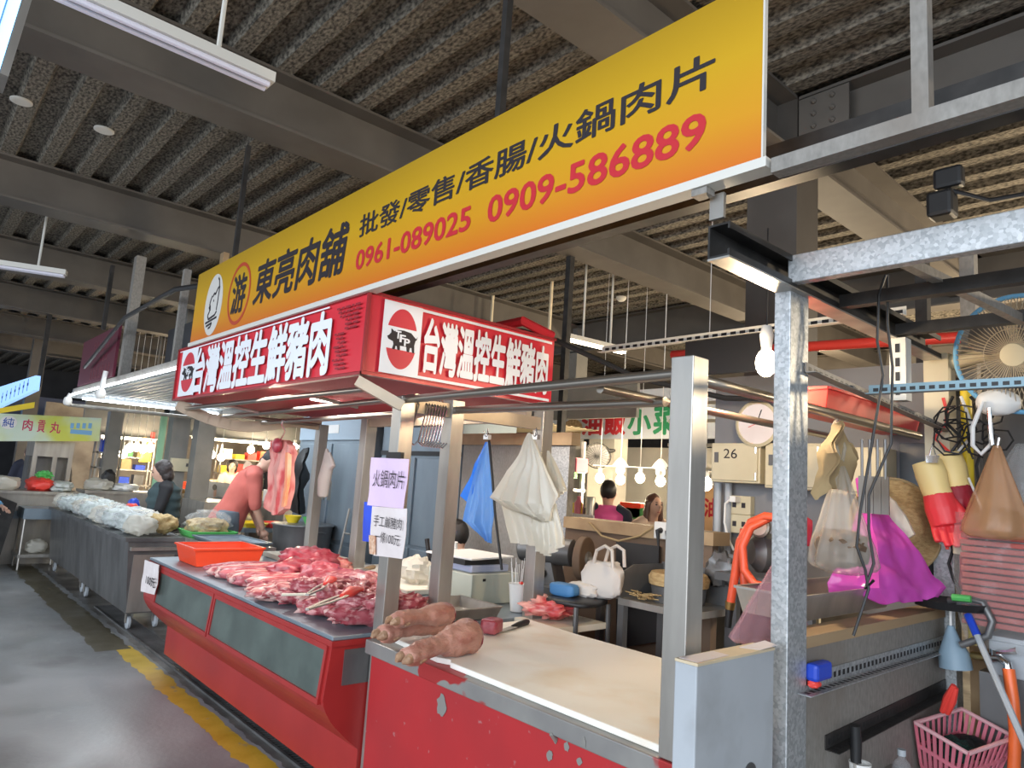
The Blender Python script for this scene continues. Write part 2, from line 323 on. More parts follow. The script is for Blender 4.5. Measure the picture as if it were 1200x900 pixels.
# ---------------------------------------------------------------- the hall
def floor_mat():
    m = bpy.data.materials.new('concrete_floor'); m.use_nodes = True; nt = m.node_tree; N = nt.nodes; L = nt.links; b = N['Principled BSDF']
    tc = N.new('ShaderNodeTexCoord'); sep = N.new('ShaderNodeSeparateXYZ'); L.new(tc.outputs['Object'], sep.inputs[0])
    def nz(sc, det=5, st=(1, 1, 1)):
        mp = N.new('ShaderNodeMapping'); mp.inputs['Scale'].default_value = st; L.new(tc.outputs['Object'], mp.inputs[0])
        t = N.new('ShaderNodeTexNoise'); t.inputs['Scale'].default_value = sc; t.inputs['Detail'].default_value = det; L.new(mp.outputs[0], t.inputs['Vector']); return t.outputs['Fac']
    def ramp(f, a, b_, ca, cb):
        r = N.new('ShaderNodeValToRGB'); r.color_ramp.elements[0].position = a; r.color_ramp.elements[1].position = b_
        r.color_ramp.elements[0].color = (*ca, 1); r.color_ramp.elements[1].color = (*cb, 1); L.new(f, r.inputs[0]); return r.outputs[0]
    def mth(op, a, b_=None):
        n = N.new('ShaderNodeMath'); n.operation = op
        for i, q in enumerate((a, b_)):
            if q is None: continue
            if isinstance(q, (int, float)): n.inputs[i].default_value = q
            else: L.new(q, n.inputs[i])
        return n.outputs[0]
    def mix(f, a, b_):
        n = N.new('ShaderNodeMix'); n.data_type = 'RGBA'; L.new(f, n.inputs[0])
        for i, q in ((6, a), (7, b_)):
            if isinstance(q, tuple): n.inputs[i].default_value = (*q, 1)
            else: L.new(q, n.inputs[i])
        return n.outputs[2]
    W1, W0 = (1, 1, 1), (0, 0, 0)
    base = ramp(nz(1.1, 6), .38, .66, (.22, .235, .245), (.40, .41, .42))
    base = mix(ramp(nz(.55, 5), .50, .62, W0, (.8, .8, .8)), base, (.12, .12, .12))
    base = mix(ramp(nz(9, 3), .60, .80, W0, (.5, .5, .5)), base, (.40, .40, .39))
    yw = mth('ADD', sep.outputs[1], mth('MULTIPLY', mth('SUBTRACT', nz(5, 4), .5), .12))
    wet = mth('MULTIPLY', mth('GREATER_THAN', yw, 1.80), 1.0)
    base = mix(wet, base, ramp(nz(3, 5), .4, .7, (.10, .095, .09), (.27, .26, .24)))
    ln = mth('MULTIPLY', mth('LESS_THAN', mth('ABSOLUTE', mth('SUBTRACT', yw, 1.70)), .072), mth('GREATER_THAN', sep.outputs[0], -6.6))
    ln = mth('MULTIPLY', ln, ramp(nz(6, 6), .30, .36, W0, W1))
    base = mix(ln, base, ramp(nz(7, 4), .3, .7, (.58, .38, .03), (.72, .50, .06)))
    oil = mth('MULTIPLY', mth('LESS_THAN', mth('ABSOLUTE', mth('SUBTRACT', yw, 1.62)), .13), mth('LESS_THAN', sep.outputs[0], -6.5))
    base = mix(oil, base, (.10, .085, .05))
    L.new(base, b.inputs['Base Color'])
    L.new(ramp(nz(2.2, 5), .35, .7, (.28,)*3, (.55,)*3), b.inputs['Roughness'])
    bp = N.new('ShaderNodeBump'); bp.inputs['Strength'].default_value = .15; bp.inputs['Distance'].default_value = .01; L.new(nz(30, 4), bp.inputs['Height']); L.new(bp.outputs[0], b.inputs['Normal'])
    return m
struct('floor', MB().box((-27, -9, -.1), (6, 17, 0)), floor_mat())
prof = []; y = -5.0
while y < 16: prof += [(y, 4.20), (y+.11, 4.20), (y+.14, 4.26), (y+.27, 4.26)]; y += .3
prof += [(y, 4.20)]
d = MB(); n = len(prof)
d.add([(-27, a, b) for a, b in prof] + [(6, a, b) for a, b in prof] + [(-27, -5, 4.4), (-27, y, 4.4), (6, y, 4.4), (6, -5, 4.4)],
      [(i, i+1, n+i+1, n+i) for i in range(n-1)] + [(2*n, 2*n+1, 2*n+2, 2*n+3)])
struct('ceiling', d, 'deck')
struct('wall_back', MB().box((-27, 16, 0), (6, 16.2, 4.4)), 'walld')
struct('wall_left', MB().box((-27, -5, 0), (-26.8, 16, 4.4)), 'walld')
struct('window_1', MB().box((-26.79, .2, 2.6), (-26.77, 6.5, 3.3)), mat('dim_window', (.16, .18, .26), .4))
k = 0
def ibeam(p, q, w_, h, m='iron', top=4.2, lbl=None):
    global k; k += 1
    p, q = Vector(p), Vector(q); b = MB(); z = Vector((0, 0, 1))
    b.bar(p+z*.01, q+z*.01, w_, .02); b.bar(p+z*(h/2), q+z*(h/2), .02, h-.04); b.bar(p+z*(h-.01), q+z*(h-.01), w_, .02)
    return struct('trim_%d' % k, b, m, label=lbl)
for x in (1.0, -2.2, -4.55, -7.75, -10.7, -13.6, -16.6, -19.6): ibeam((x, -5, 3.8), (x, 15.9, 3.8), .3, .4, 'iron')
ibeam((-2.05, 4.3, 3.75), (5.9, 4.3, 3.75), .26, .45); ibeam((-26, 8.2, 3.7), (5.9, 8.2, 3.7), .26, .5)
ibeam((-26, 12, 3.6), (5.9, 12, 3.6), .26, .5)
c = MB()   # heavy box column with a bolted beam joint
c.box((-2.40, 4.15, 0), (-2.05, 4.45, 4.2))
k += 1; struct('trim_%d' % k, c, 'column', label='dark brown steel column rising behind the stall to the roof')
c = MB().box((-2.04, 4.15, 3.80), (-1.72, 4.165, 4.16))
for i in range(2):
    for j in range(4): c.lathe([(.018, 0), (.018, .012), (.010, .022)], (-1.94+.12*i, 4.15, 3.86+.085*j), (0, -1, 0), 8)
k += 1; struct('trim_%d' % k, c, 'iron', label='bolted steel splice plate beside the column top')
for (x, y) in ((-11.75, 3.42), (-11.35, 3.68), (-7.75, 8.2), (-18, 2.2)):
    k += 1; struct('trim_%d' % k, MB().box((x-.13, y-.13, 0), (x+.13, y+.13, 4.1)), 'irong' if x > -17 else 'iron')
# drain grate in the floor before the counters
g = MB(); x = -8.4
while x < -1.0: g.box((x, 1.86, .003), (x+.012, 2.04, .012)); x += .035
g.box((-8.4, 1.85, .0), (-1.0, 1.868, .014)); g.box((-8.4, 2.035, .0), (-1.0, 2.053, .014)); g.box((-8.4, 1.868, .0005), (-1, 2.035, .002))
one('drain_grate', g, 'steeld', 'long narrow steel drain grate in the floor beside the yellow line', 'drain')

# ---------------------------------------------------------------- red refrigerated counter
XA, XB, YF, ZT = -5.82, -2.92, 1.61, .82
t = T('meat_counter', 'long red butcher counter with dusty glass windows, heaped with raw pork', 'counter', (-4.37, 2.3, 0))
pr = [(YF+.012, .80), (YF+.006, .50)]
for i in range(9): a = i/8*pi/2; pr.append((YF+.19-.225*cos(a)**.8, .50-.11*sin(a)-.02*i/8))
pr = [(YF+.008, .80), (YF-.004, .66), (YF-.014, .55), (YF-.008, .52), (YF+.008, .488), (YF+.032, .452), (YF+.06, .42), (YF+.10, .382), (YF+.14, .345), (YF+.185, .308), (YF+.185, .105), (3.08, .105), (3.08, .80)]
MB().prism([(XA+.01, a, b) for a, b in pr], (XB-XA-.02, 0, 0)).build('body', 'red', t)
MB().box((XA, YF, .80), (XB, 3.10, ZT)).build('countertop', 'steelb', t, bevel=.004)
MB().box((XA-.004, YF-.004, .775), (XB+.004, YF+.02, .80)).box((XB-.02, YF+.02, .775), (XB+.004, 3.1, .80)).build('edge_trim', 'red', t)
def fy(z): return YF-.014+.088*(z-.55)     # the sloping front below the top
wins = [(PY(188, 680, YF).x, PY(250, 700, YF).x), (PY(254, 700, YF).x, PY(381, 770, YF).x)]
for x0, x1 in wins:
    p = MB().prism([(x0, fy(.545)-.004, .545), (x0, fy(.755)-.006, .755), (x1, fy(.755)-.006, .755), (x1, fy(.545)-.004, .545)], (0, .006, 0)).build('window_pane', 'glassd', t)
    f = MB()
    f.prism([(x0-.019, fy(.53)-.012, .525), (x0-.019, fy(.53)-.012, .548), (x1+.019, fy(.53)-.012, .548), (x1+.019, fy(.53)-.012, .525)], (0, .02, 0))
    f.prism([(x0-.019, fy(.76)-.012, .752), (x0-.019, fy(.76)-.012, .776), (x1+.019, fy(.76)-.012, .776), (x1+.019, fy(.76)-.012, .752)], (0, .02, 0))
    for xx in (x0-.02, x1): f.prism([(xx, fy(.53)-.0125, .527), (xx, fy(.77)-.012, .77), (xx+.02, fy(.77)-.012, .77), (xx+.02, fy(.53)-.012, .53)], (0, .02, 0))
    f.build('window_frame', 'red', t)
MB().box((XB-.012, 1.68, .60), (XB-.006, 2.2, .755)).build('window_pane', 'steeld', t)
for x in (-5.45, -4.85, -4.0, -3.3):
    for y in (1.95, 2.85):
        b = MB().lathe([(.045, -.014), (.05, -.008), (.05, .008), (.045, .014)], (x, y, .05), (1, 0, 0), 14)
        cst = b.build('caster', 'rubber', t, True)
        MB().box((x-.022, y-.02, .05), (x-.018, y+.02, .12)).box((x+.018, y-.02, .05), (x+.022, y+.02, .12)).box((x-.03, y-.03, .112), (x+.03, y+.03, .12)).build('fork', 'steeld', cst)
# ---------------------------------------------------------------- cutting counter
t = T('cutting_counter', 'worn red painted cutting counter with chipped steel edge and pale board top', 'counter', (-2.0, 2.2, 0))
MB().prism([(-2.81, 1.76, .0), (-1.16, 1.76, .0), (-1.16, 1.75, .755), (-2.81, 1.75, .755)], (0, .9, 0)).build('body', 'redworn', t)
MB().box((-2.84, 1.73, .755), (-1.14, 2.70, .815)).build('top_rim', mat('chipped_rim', (.34, .33, .31), .45, .5, (.28, .27, .26), 6, c3=(.45, .04, .04), s3=2.2, c3r=(.56, .57)), t, bevel=.004)
b = MB().prism([(-2.80, 1.81, .8155), (-2.36, 1.775, .8155), (-2.30, 1.80, .8155), (-2.27, 1.775, .8155), (-1.17, 1.765, .8155), (-1.16, 2.66, .8155), (-2.40, 2.66, .8155), (-2.78, 2.69, .8155)], (0, 0, .022))
b_c = b
for (u, v, r1, r2) in ((518, 827, .030, .042), (652, 864, .012, .022), (665, 875, .012, .016), (690, 868, .010, .016), (645, 885, .014, .018), (680, 892, .012, .012)):
    q = PY(u, v, 1.752); rgc = random.Random(u); P = [q + Vector((r1*(.7+.5*rgc.random())*cos(a*pi/7), 0, r2*(.7+.5*rgc.random())*sin(a*pi/7))) for a in range(14)]
    P = [Vector((p_.x, 1.7492 if p_.z < .752 else 1.729, p_.z)) for p_ in P]; MB().prism(P, (0, -.0012, 0)).build('paint_chip', mat('bare_metal', (.27, .26, .24), .5, .3), t)
b = b_c
one('cutting_board', b, 'board', 'huge stained pale cutting board covering the red cutting counter', 'cutting board', bevel=.004)
one('counter_leaf', MB().box((-2.918, 2.702, .79), (-2.60, 3.10, .822)), 'boardb', 'narrow pale board leaf between the two counters under a pink bag', 'board')

# ---------------------------------------------------------------- stainless stall frame
t = T('stall_scaffold', 'brushed steel frame of posts and rails standing around the pork counters', 'frame', (-3, 2.2, 0))
def post(x0, y0, z0, z1, s=.08): MB().box((x0, y0, z0), (x0+s, y0+s, z1)).build('post', 'steel', t, bevel=.003)
post(-2.92, 1.81, 0, 1.93); post(-2.92, 2.113, 0, 1.95); post(-2.92, 2.76, 0, 2.02); post(-1.25, 1.74, .816, 1.96)
post(-5.50, 2.68, .82, 1.93); post(-4.75, 2.68, .82, 2.02, .09)
def rail(p, q, r=.019, m='pipe'): MB().tube([p, q], r, 12).build('rail', m, t, True)
rail((-2.86, 1.84, 1.915), (-1.24, 1.78, 1.915)); rail((-2.86, 2.15, 1.90), (-1.55, 2.13, 1.885))
rail((-1.205, 1.82, 1.90), (-1.205, 3.68, 1.90)); rail((-1.60, 1.82, 1.895), (-1.60, 3.69, 1.895), .017)
rail((-5.75, 2.0, 1.925), (-2.77, 1.85, 1.925), .017); rail((-5.6, 2.25, 1.90), (-2.86, 2.15, 1.90), .017)
rail((-5.45, 2.0, 1.925), (-5.45, 2.7, 1.925), .014); rail((-5.78, 1.70, 1.96), (-2.95, 1.70, 1.955), .016)
for x in (-4.9, -3.6): MB().tube([(x, 1.7, 1.955), (x, 2.0, 1.925)], .01, 8).build('rail_link', 'steel', t, True)
b = MB()   # arched brace at the left end
ar = [Vector((-5.76+.30*s_, 1.64+1.06*s_, 1.985-.10*sin(pi*min(1, s_*1.25))-.06*s_)) for s_ in [i/14 for i in range(15)]]
for i in range(14): b.bar(ar[i], ar[i+1]+(ar[i+1]-ar[i])*.06, .05, .085)
b.build('arched_brace', 'warmst', t)
MB().bar((-2.98, 1.64, 1.985), (-2.86, 1.83, 1.88), .08, .05).build('corner_brace', 'warmst', t)
MB().box((-2.91, 1.89, 1.86), (-2.86, 2.113, 1.93)).build('hook_bar', 'warmst', t); MB().box((-2.91, 2.193, 1.86), (-2.86, 2.76, 1.93)).build('hook_bar', 'warmst', t)
MB().box((-4.70, 2.70, 1.90), (-2.92, 2.74, 1.98)).build('back_bar', 'warmst', t)
# galvanised frame at the right end
t = T('galvanised_frame', 'galvanised steel frame post and beams at the right end of the stall', 'frame', (-1.07, 2.15, 0))
MB().box((-1.105, 2.09, 0), (-1.05, 2.215, 2.23)).build('post', 'galv', t, bevel=.003)
ch = MB().box((-1.10, 1.69, 2.225), (-1.094, 3.45, 2.325)).box((-1.094, 1.69, 2.225), (-1.03, 3.45, 2.231)).box((-1.094, 1.69, 2.319), (-1.03, 3.45, 2.325)).box((-1.036, 1.69, 2.231), (-1.03, 3.45, 2.245)).box((-1.036, 1.69, 2.305), (-1.03, 3.45, 2.319))
ch.build('channel', 'dark', t); MB().box((-1.10, 1.69, 2.219), (-1.03, 3.45, 2.2248)).build('channel_flange', 'steel', t)  # channel coloured dark for its shaded recess, pale plate for the bright underside
MB().box((-1.045, 2.06, 2.235), (1.6, 2.10, 2.325)).build('crossbeam', 'galv', t, bevel=.003)
for y, z in ((2.42, 2.25), (2.93, 2.25)): MB().box((-1.03, y-.02, z-.022), (1.6, y+.02, z+.022)).build('purlin', 'dark', t)
MB().bar((-.78, 2.10, 2.30), (-.62, 2.95, 2.24), .03).build('strut', 'galvd', t); MB().bar((-.60, 2.10, 2.30), (-.30, 3.3, 2.62), .05).build('strut', 'galvd', t)
MB().box((-1.10, 3.52, .0), (-1.02, 3.60, 1.62)).build('post', 'galv', t); MB().box((-1.12, 3.50, 1.62), (-1.02, 3.60, 2.26)).build('post', 'cream', t)
MB().box((-1.0, 3.62, 1.62), (-.94, 3.68, 2.78)).build('post', 'galvd', t)
q_ = PY(1083, 400, 4.2); MB().box((q_.x-.03, 4.16, 1.6), (q_.x+.03, 4.22, 2.95)).build('post', 'dark', t)
MB().box((-1.06, 2.93, 1.97), (-1.0, 2.99, 2.22)).build('slotted_strut', 'discw', t)
for j in range(4): MB().box((-1.038, 2.9285, 1.99+.057*j), (-1.022, 2.93, 2.025+.057*j)).build('slot', 'black', t)
# slotted angle bars
def slotted(name, p, q, wv, m, lbl, cat, step=.04, sl=.5, nrm=(1, 0, 0)):
    """flat bar from p to q, wv = width vector, with dark slots on its face nrm"""
    p, q, wv, nrm = Vector(p), Vector(q), Vector(wv), Vector(nrm); d = (q-p); Ln = d.length; d.normalize()
    tt = T(name, lbl, cat, tuple((p+q)/2))
    h = MB().prism([p, q, q+wv, p+wv], nrm*.003); n0 = len(h.f)
    MB().prism([p, q, q+nrm*wv.length, p+nrm*wv.length], wv.normalized()*.003).build('base_leg', m, tt)
    s = step*.5
    while s < Ln-step*.5:
        a = p+d*s+wv*.32+nrm*.0031; h.prism([a, a+d*step*sl, a+d*step*sl+wv*.36, a+wv*.36], nrm*.0006)
        a = p+d*s+nrm*(wv.length*.32)+wv.normalized()*.0031; h.prism([a, a+d*step*sl, a+d*step*sl+nrm*wv.length*.36, a+nrm*wv.length*.36], wv.normalized()*.0006); s += step
    fl = h.build('flat_leg', m, tt); fl.data.materials.append(MT['black'])
    for k_ in range(n0, len(h.f)): fl.data.polygons[k_].material_index = 1
    return tt
slotted('angle_bar', (-1.045, 2.18, 1.965), (-1.045, 3.5, 1.90), (0, 0, .035), 'galvd', 'dark slotted angle bar running back from the galvanised post to the cream post', 'angle bar')
slotted('angle_bar', (-1.01, 2.60, 1.945), (.25, 2.60, 1.945), (0, 0, .035), mat('blue_grey_paint', (.22, .33, .38), .5, .3), 'blue grey perforated bar spanning below the wall fan', 'angle bar', .03, .6, (0, -1, 0))
slotted('angle_bar', (-2.9, 3.3, 2.40), (-1.12, 3.3, 2.40), (0, 0, .045), 'discw', 'pale slotted angle bar above the dark hanging board', 'angle bar', .055, .6, (0, -1, 0))
one('hanging_board', MB().box((-2.25, 3.26, 2.20), (-1.78, 3.29, 2.395)), 'black', 'dark rectangular board hanging under the pale slotted bar', 'board')
# ---------------------------------------------------------------- white cabinet and right partition
t = T('slim_cabinet', 'slim pale grey cabinet standing between the cutting counter and galvanised post', 'cabinet', (-1.09, 1.82, 0))
MB().box((-1.128, 1.63, 0), (-1.06, 2.03, 1.115)).build('body', 'greyp', t, bevel=.004)
MB().box((-1.128, 1.63, 1.115), (-1.058, 2.03, 1.122)).build('top', mat('tan_top', (.62, .52, .36), .6, 0, (.55, .45, .30), 6), t)
MB().prism([(-1.122, 1.64, 1.1225), (-1.066, 1.64, 1.1225), (-1.07, 1.80, 1.1225), (-1.12, 1.80, 1.1225)], (0, 0, .001)).build('sticker', mat('sticker', (.68, .60, .60), .6, 0, (.75, .36, .22), 30, .62, .68), t)
MB().prism([(-1.11, 1.92, 1.1225), (-1.06, 1.95, 1.1225), (-1.05, 2.03, 1.13), (-1.09, 2.03, 1.135)], (0, 0, .001)).build('paper_scrap', 'paper', t)
MB().lathe([(.03, 0), (.03, .004)], (-1.06, 1.90, .80), (1, 0, 0), 20).build('recess_handle', 'steeld', t)
t = T('galvanised_partition', 'stained galvanised sheet partition with a raw wooden top rail', 'partition', (-1.09, 2.9, 0))
MB().box((-1.115, 2.22, 0), (-1.06, 3.51, 1.10)).build('sheet', 'galvd', t); MB().box((-1.15, 2.22, 1.10), (-1.055, 3.51, 1.135)).build('top_rail', 'wood', t)
slotted('angle_shelf', (-1.058, 2.16, .975), (-1.058, 3.66, .975), (0, 0, .048), 'galv', 'slotted galvanised angle fixed along the partition like a narrow shelf', 'angle shelf', .034, .5)
slotted('angle_shelf', (-1.058, 2.36, .775), (-1.058, 3.5, .80), (0, 0, .045), 'dark', 'dark greasy slotted angle low on the partition', 'angle shelf', .03, .5)
# ---------------------------------------------------------------- yellow signboard
YS = 1.60
def yellow_mat():
    m = mat('printed_yellow_sheet', (.80, .52, .02), .45); nt = m.node_tree; N = nt.nodes; L = nt.links
    tc = N.new('ShaderNodeTexCoord'); sp = N.new('ShaderNodeSeparateXYZ'); L.new(tc.outputs['Object'], sp.inputs[0])
    mr = N.new('ShaderNodeMapRange'); mr.inputs[1].default_value = 0; mr.inputs[2].default_value = .56; L.new(sp.outputs[2], mr.inputs[0])
    rp = N.new('ShaderNodeValToRGB'); e = rp.color_ramp.elements
    e[0].position = 0; e[0].color = (.62, .13, .008, 1); e[1].position = 1; e[1].color = (.40, .235, .006, 1)
    q = e.new(.30); q.color = (.62, .28, .006, 1); q = e.new(.62); q.color = (.56, .32, .006, 1)
    L.new(mr.outputs[0], rp.inputs[0]); L.new(rp.outputs[0], N['Principled BSDF'].inputs['Base Color']); return m
t = T('yellow_signboard', 'long yellow shop signboard with black and red lettering hung above the counters', 'sign', (-3.2, YS, 2.41))
MB().box((-5.50, YS, 2.43), (-.885, YS+.014, 2.965)).build('panel', yellow_mat(), t)
MB().box((-5.52, YS-.008, 2.405), (-.87, YS+.05, 2.432)).build('bottom_frame', 'discw', t); MB().box((-.887, YS-.002, 2.43), (-.882, YS+.014, 2.968)).build('side_frame', 'discw', t)
NY = (0, -1, 0); yy = YS-.0005
def L2(body, p, q, m, bold=.02, **kw): a, b_ = PY(*p, yy), PY(*q, yy); return lettering(body, a, b_, NY, m, parent=t, bold=bold, **kw)
L2('批發/零售/香腸/火鍋肉片', (420.7, 279), (838, 57), 'ink', .022)
red_l = mat('red_lettering', (.52, .02, .03), .5)
L2('0961-089025', (416.7, 317), (552.5, 241), red_l, .03, name='telephone_number'); L2('0909-586889', (571.5, 262), (827, 130), red_l, .03, name='telephone_number')
L2('東亮肉舖', (296, 358), (410, 258), 'ink', .03, shear=.12, name='brush_lettering')
cc = PY(280, 344, yy); b = MB().ring((0, 0, 0), NY, 1, .07, 40, 6); b.v = [Vector((cc.x+v.x*.185, yy-.001+v.y*.01, cc.z+v.z*.20)) for v in b.v]; b.build('seal_ring', mat('seal_red', (.46, .05, .02), .5), t)
lettering('游', (cc.x-.115, yy, cc.z-.13), (cc.x+.115, yy, cc.z+.13), NY, 'ink', 'seal_character', t, .03)
cc = PY(250, 357, yy); pg = patch(disc(cc, NY, .175, .225), NY, .001).build('pig_emblem', mat('emblem_white', (.62, .60, .56), .6), t)
def stroke(pts, w_, n, o, u0, v0, su, sv, name, m, par, uu=Vector((1, 0, 0)), mb=None):
    b = mb or MB(); n = Vector(n)
    P = [Vector(o) + uu*(u0+su*a) + Vector((0, 0, 1))*(v0+sv*b_) + n*.0015 for a, b_ in pts]
    for i in range(len(P)-1):
        d_ = (P[i+1]-P[i]); 
        if d_.length < 1e-6: continue
        s_ = d_.normalized().cross(n)*(w_/2); b.prism([P[i]-s_, P[i+1]-s_, P[i+1]+s_, P[i]+s_], n*.001)
    return None if mb else b.build(name, m, par)
b = MB()
for pts in ([(-.25, .35), (-.45, .1), (-.35, -.2), (-.55, -.35), (-.4, -.5), (.35, -.42), (.55, -.3)], [(-.15, .3), (0, .42), (.15, .36), (.4, .55), (.6, .6), (.55, .1), (.5, -.25)], [(.55, .6), (.45, .85), (.3, .95)], [(-.75, -.62), (.65, -.52)], [(-.6, -.74), (.1, -.68), (-.05, -.82), (-.3, -.84)], [(-.02, .12), (.05, .16)], [(-.5, -.08), (-.35, .0), (-.3, -.2)]):
    stroke(pts, .016, NY, cc, 0, 0, .16, .2, '', None, None, mb=b)
b.build('pig_outline', 'ink', t)
b = MB().box((-.86, YS+.0, 2.385), (1.6, YS+.045, 2.425)).box((-.53, YS+.01, 2.425), (-.495, YS+.045, 4.2)).box((-1.10, YS+.0, 2.385), (-1.05, YS+.04, 2.404))
one('sign_rail', b, 'galvd', 'galvanised rail with a hanger continuing right of the yellow signboard', 'rail')
one('sign_strap', MB().box((-1.075, 1.655, 2.326), (-1.03, 1.667, 2.40)), 'steel', 'short steel strap hanging under the right end of the yellow signboard', 'strap')
one('sign_backbar', MB().box((-5.6, 1.88, 2.50), (1.6, 1.94, 2.62)), 'dark', 'long dark steel bar running behind the yellow signboard', 'bar')
for i, (x, z0) in enumerate(((-4.84, 2.97), (-2.02, 2.97))):
    one('hanger_rod', MB().box((x-.015, 1.61, z0), (x+.015, 1.64, 3.8 if i == 0 else 3.805)), 'dark', ['dark steel rod hanging the far end of the yellow signboard from the roof', 'dark steel rod hanging the middle of the yellow signboard from the roof'][i], 'rod')
# ---------------------------------------------------------------- red canopy box
t = T('red_canopy', 'red box canopy with white lettering and pig emblem over the meat counter', 'sign', (-4.3, 2.2, 2.0))
XA, XB, Y0, Y1, Z0, Z1 = -5.80, -2.90, 1.615, 2.88, 2.01, 2.415
MB().box((XA, Y0+.01, Z0+.02), (XB-.01, Y1, Z1-.012)).build('body', 'redd', t)
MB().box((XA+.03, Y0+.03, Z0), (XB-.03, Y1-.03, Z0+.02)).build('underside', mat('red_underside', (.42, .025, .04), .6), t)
tr = MB()
for (y_, z_) in ((Y0, Z0), (Y0, Z1-.012)): tr.box((XA-.005, y_-.004, z_), (XB+.005, y_+.03, z_+.014))
tr.box((XB-.03, Y0, Z0), (XB+.004, Y1+.004, Z0+.016)).box((XB-.03, Y0, Z1-.012), (XB+.004, Y1+.004, Z1+.002)).box((XB-.012, Y0-.004, Z0), (XB+.004, Y0+.012, Z1)).box((XA-.005, Y0-.004, Z0), (XA+.01, Y0+.02, Z1))
tr.build('edge_trim', mat('red_trim', (.36, .03, .035), .3, .2), t)
wl = mat('white_lettering', (.86, .88, .92), .45); bl = mat('small_print', (.30, .02, .03), .5); rd = mat('emblem_red', (.62, .03, .05), .45)
def red_face(o, uu, n, W, px, first, second, xa, xb, inset):
    """emblem panel and heading; o = bottom left corner, W width, fractions along the face"""
    o, uu, n = Vector(o), Vector(uu), Vector(n); H = Z1-Z0; zz = Vector((0, 0, 1))
    F = lambda a, b_: o + uu*(a*W) + zz*(b_*H) + n*.0008
    e = MB().prism([F(*q) for q in ((px[0], .06), (px[1], .06), (px[1], .94), (px[0], .94))], n*.0015).build('emblem_panel', wl, t)
    cx = (px[0]+px[1])/2; ru = (px[1]-px[0])*W*.40; rv = H*.37; c0 = F(cx, .5)+n*.002
    for a0 in (.12*pi, 1.12*pi):
        MB().prism([c0 + uu*(ru*cos(a0+.76*pi*i/20)) + zz*(rv*sin(a0+.76*pi*i/20)) for i in range(21)], n*.001).build('emblem_segment', rd, t)
    pig = [(-.95, .02), (-.86, -.12), (-.55, -.2), (-.5, -.35), (-.58, -.62), (-.40, -.62), (-.36, -.42), (-.28, -.42), (-.22, -.62), (-.06, -.60), (-.08, -.36), (.35, -.36), (.40, -.62), (.55, -.62), (.58, -.38), (.70, -.36), (.76, -.62), (.90, -.62),
           (.86, -.2), (.92, .05), (1.0, .12), (1.04, .28), (.97, .16), (.86, .22), (.6, .42), (.1, .48), (-.3, .44), (-.52, .34), (-.72, .46), (-.70, .25), (-.82, .1)]
    MB().prism([c0 + uu*(ru*.98*a) + zz*(rv*.62*b_) for a, b_ in pig], n*.0015).build('pig_silhouette', 'ink', t)
    c1 = c0+n*.0018
    for i, l in enumerate('TFP'):
        p0 = c1 + uu*(ru*(-.42+.30*i)) + zz*(rv*(.0-.10*i)); lettering(l, p0, p0+uu*ru*.34+zz*rv*.24, n, wl, 'emblem_letter', t, .04, .0005)
    for b0 in (.90, .06): 
        if first: MB().prism([F(px[1], b0), F(xb+.02, b0), F(xb+.02, b0+.035), F(px[1], b0+.035)], n*.0012).build('white_line', wl, t)
    lettering('台灣溫控生鮮豬肉', F(xa, .17 if first else .08), F(xb, .83 if first else .88), n, wl, 'heading', t, .046, .001)
x_of = lambda u, v: (PY(u, v, Y0).x-XA)/(XB-XA)
red_face((XA, Y0-.004, Z0), (1, 0, 0), NY, XB-XA, (x_of(212, 440), x_of(231, 430)), 0, 1, x_of(229, 430), x_of(387, 400), 0)
MB().box((XA+.06, Y0-.006, Z1-.032), (PY(388, 355, Y0).x, Y0-.004, Z1-.024)).build('white_line', wl, t)
b = MB(); x0, x1 = PY(388, 400, Y0).x, PY(425, 380, Y0).x
for i in range(15):
    zz_ = Z1-.05-.022*i; xs = x0+.04+(.10 if 2 < i < 6 else .02*(i % 3)); 
    while xs < x1-.05-(.12 if i > 5 else 0): w_ = .02+.05*random.random(); b.box((xs, Y0-.0055, zz_-.007), (min(xs+w_, x1), Y0-.0045, zz_+.003)); xs += w_+.012
b.build('small_print', bl, t)
y_of = lambda u, v: (PX(u, v, XB).y-Y0)/(Y1-Y0)
red_face((XB+.004, Y0, Z0), (0, 1, 0), (1, 0, 0), Y1-Y0, (y_of(447, 390), y_of(492, 400)), 1, 0, y_of(496, 410), y_of(641, 430), 0)
MB().lathe([(.10, 0), (.10, -.004), (.085, -.006)], (-4.25, 2.12, Z0), (0, 0, 1), 24).build('downlight', mat('lit_downlight', (1, .95, .88), .5, emit=5), t)
# ---------------------------------------------------------------- pork on the red counter
rg = random.Random(3)
def pork(name, lbl, cat, c, r, rot, seed, m, group=None, amp=.22, freq=2.4, e=.75, n=28):
    b = MB().blob(c, r, rot, seed, amp, freq, e, n); lo = min(v.z for v in b.v); b.v = [Vector((v.x, v.y, v.z-lo+c[2]-r[2])) for v in b.v]
    return one(name, b, m, lbl, cat, group, 'all')
zc = ZT = .82
for i in range(11):      # fatty slabs laid side by side at the left
    x = -4.86+.088*i; L_ = .30+rg.uniform(-.03, .03)
    pork('pork_slab', 'streaky fatty pork slab, %s from the left of the row on the red counter' % ORD[i], 'meat', (x, 1.70+L_+rg.uniform(-.02, .02), zc+.036), (.052, L_, .034+rg.uniform(0, .012)), rg.uniform(-.12, .05), i, 'porkfat' if i % 3 else 'pork', 'pork slabs laid along the counter front', .16, 2.2, .7)
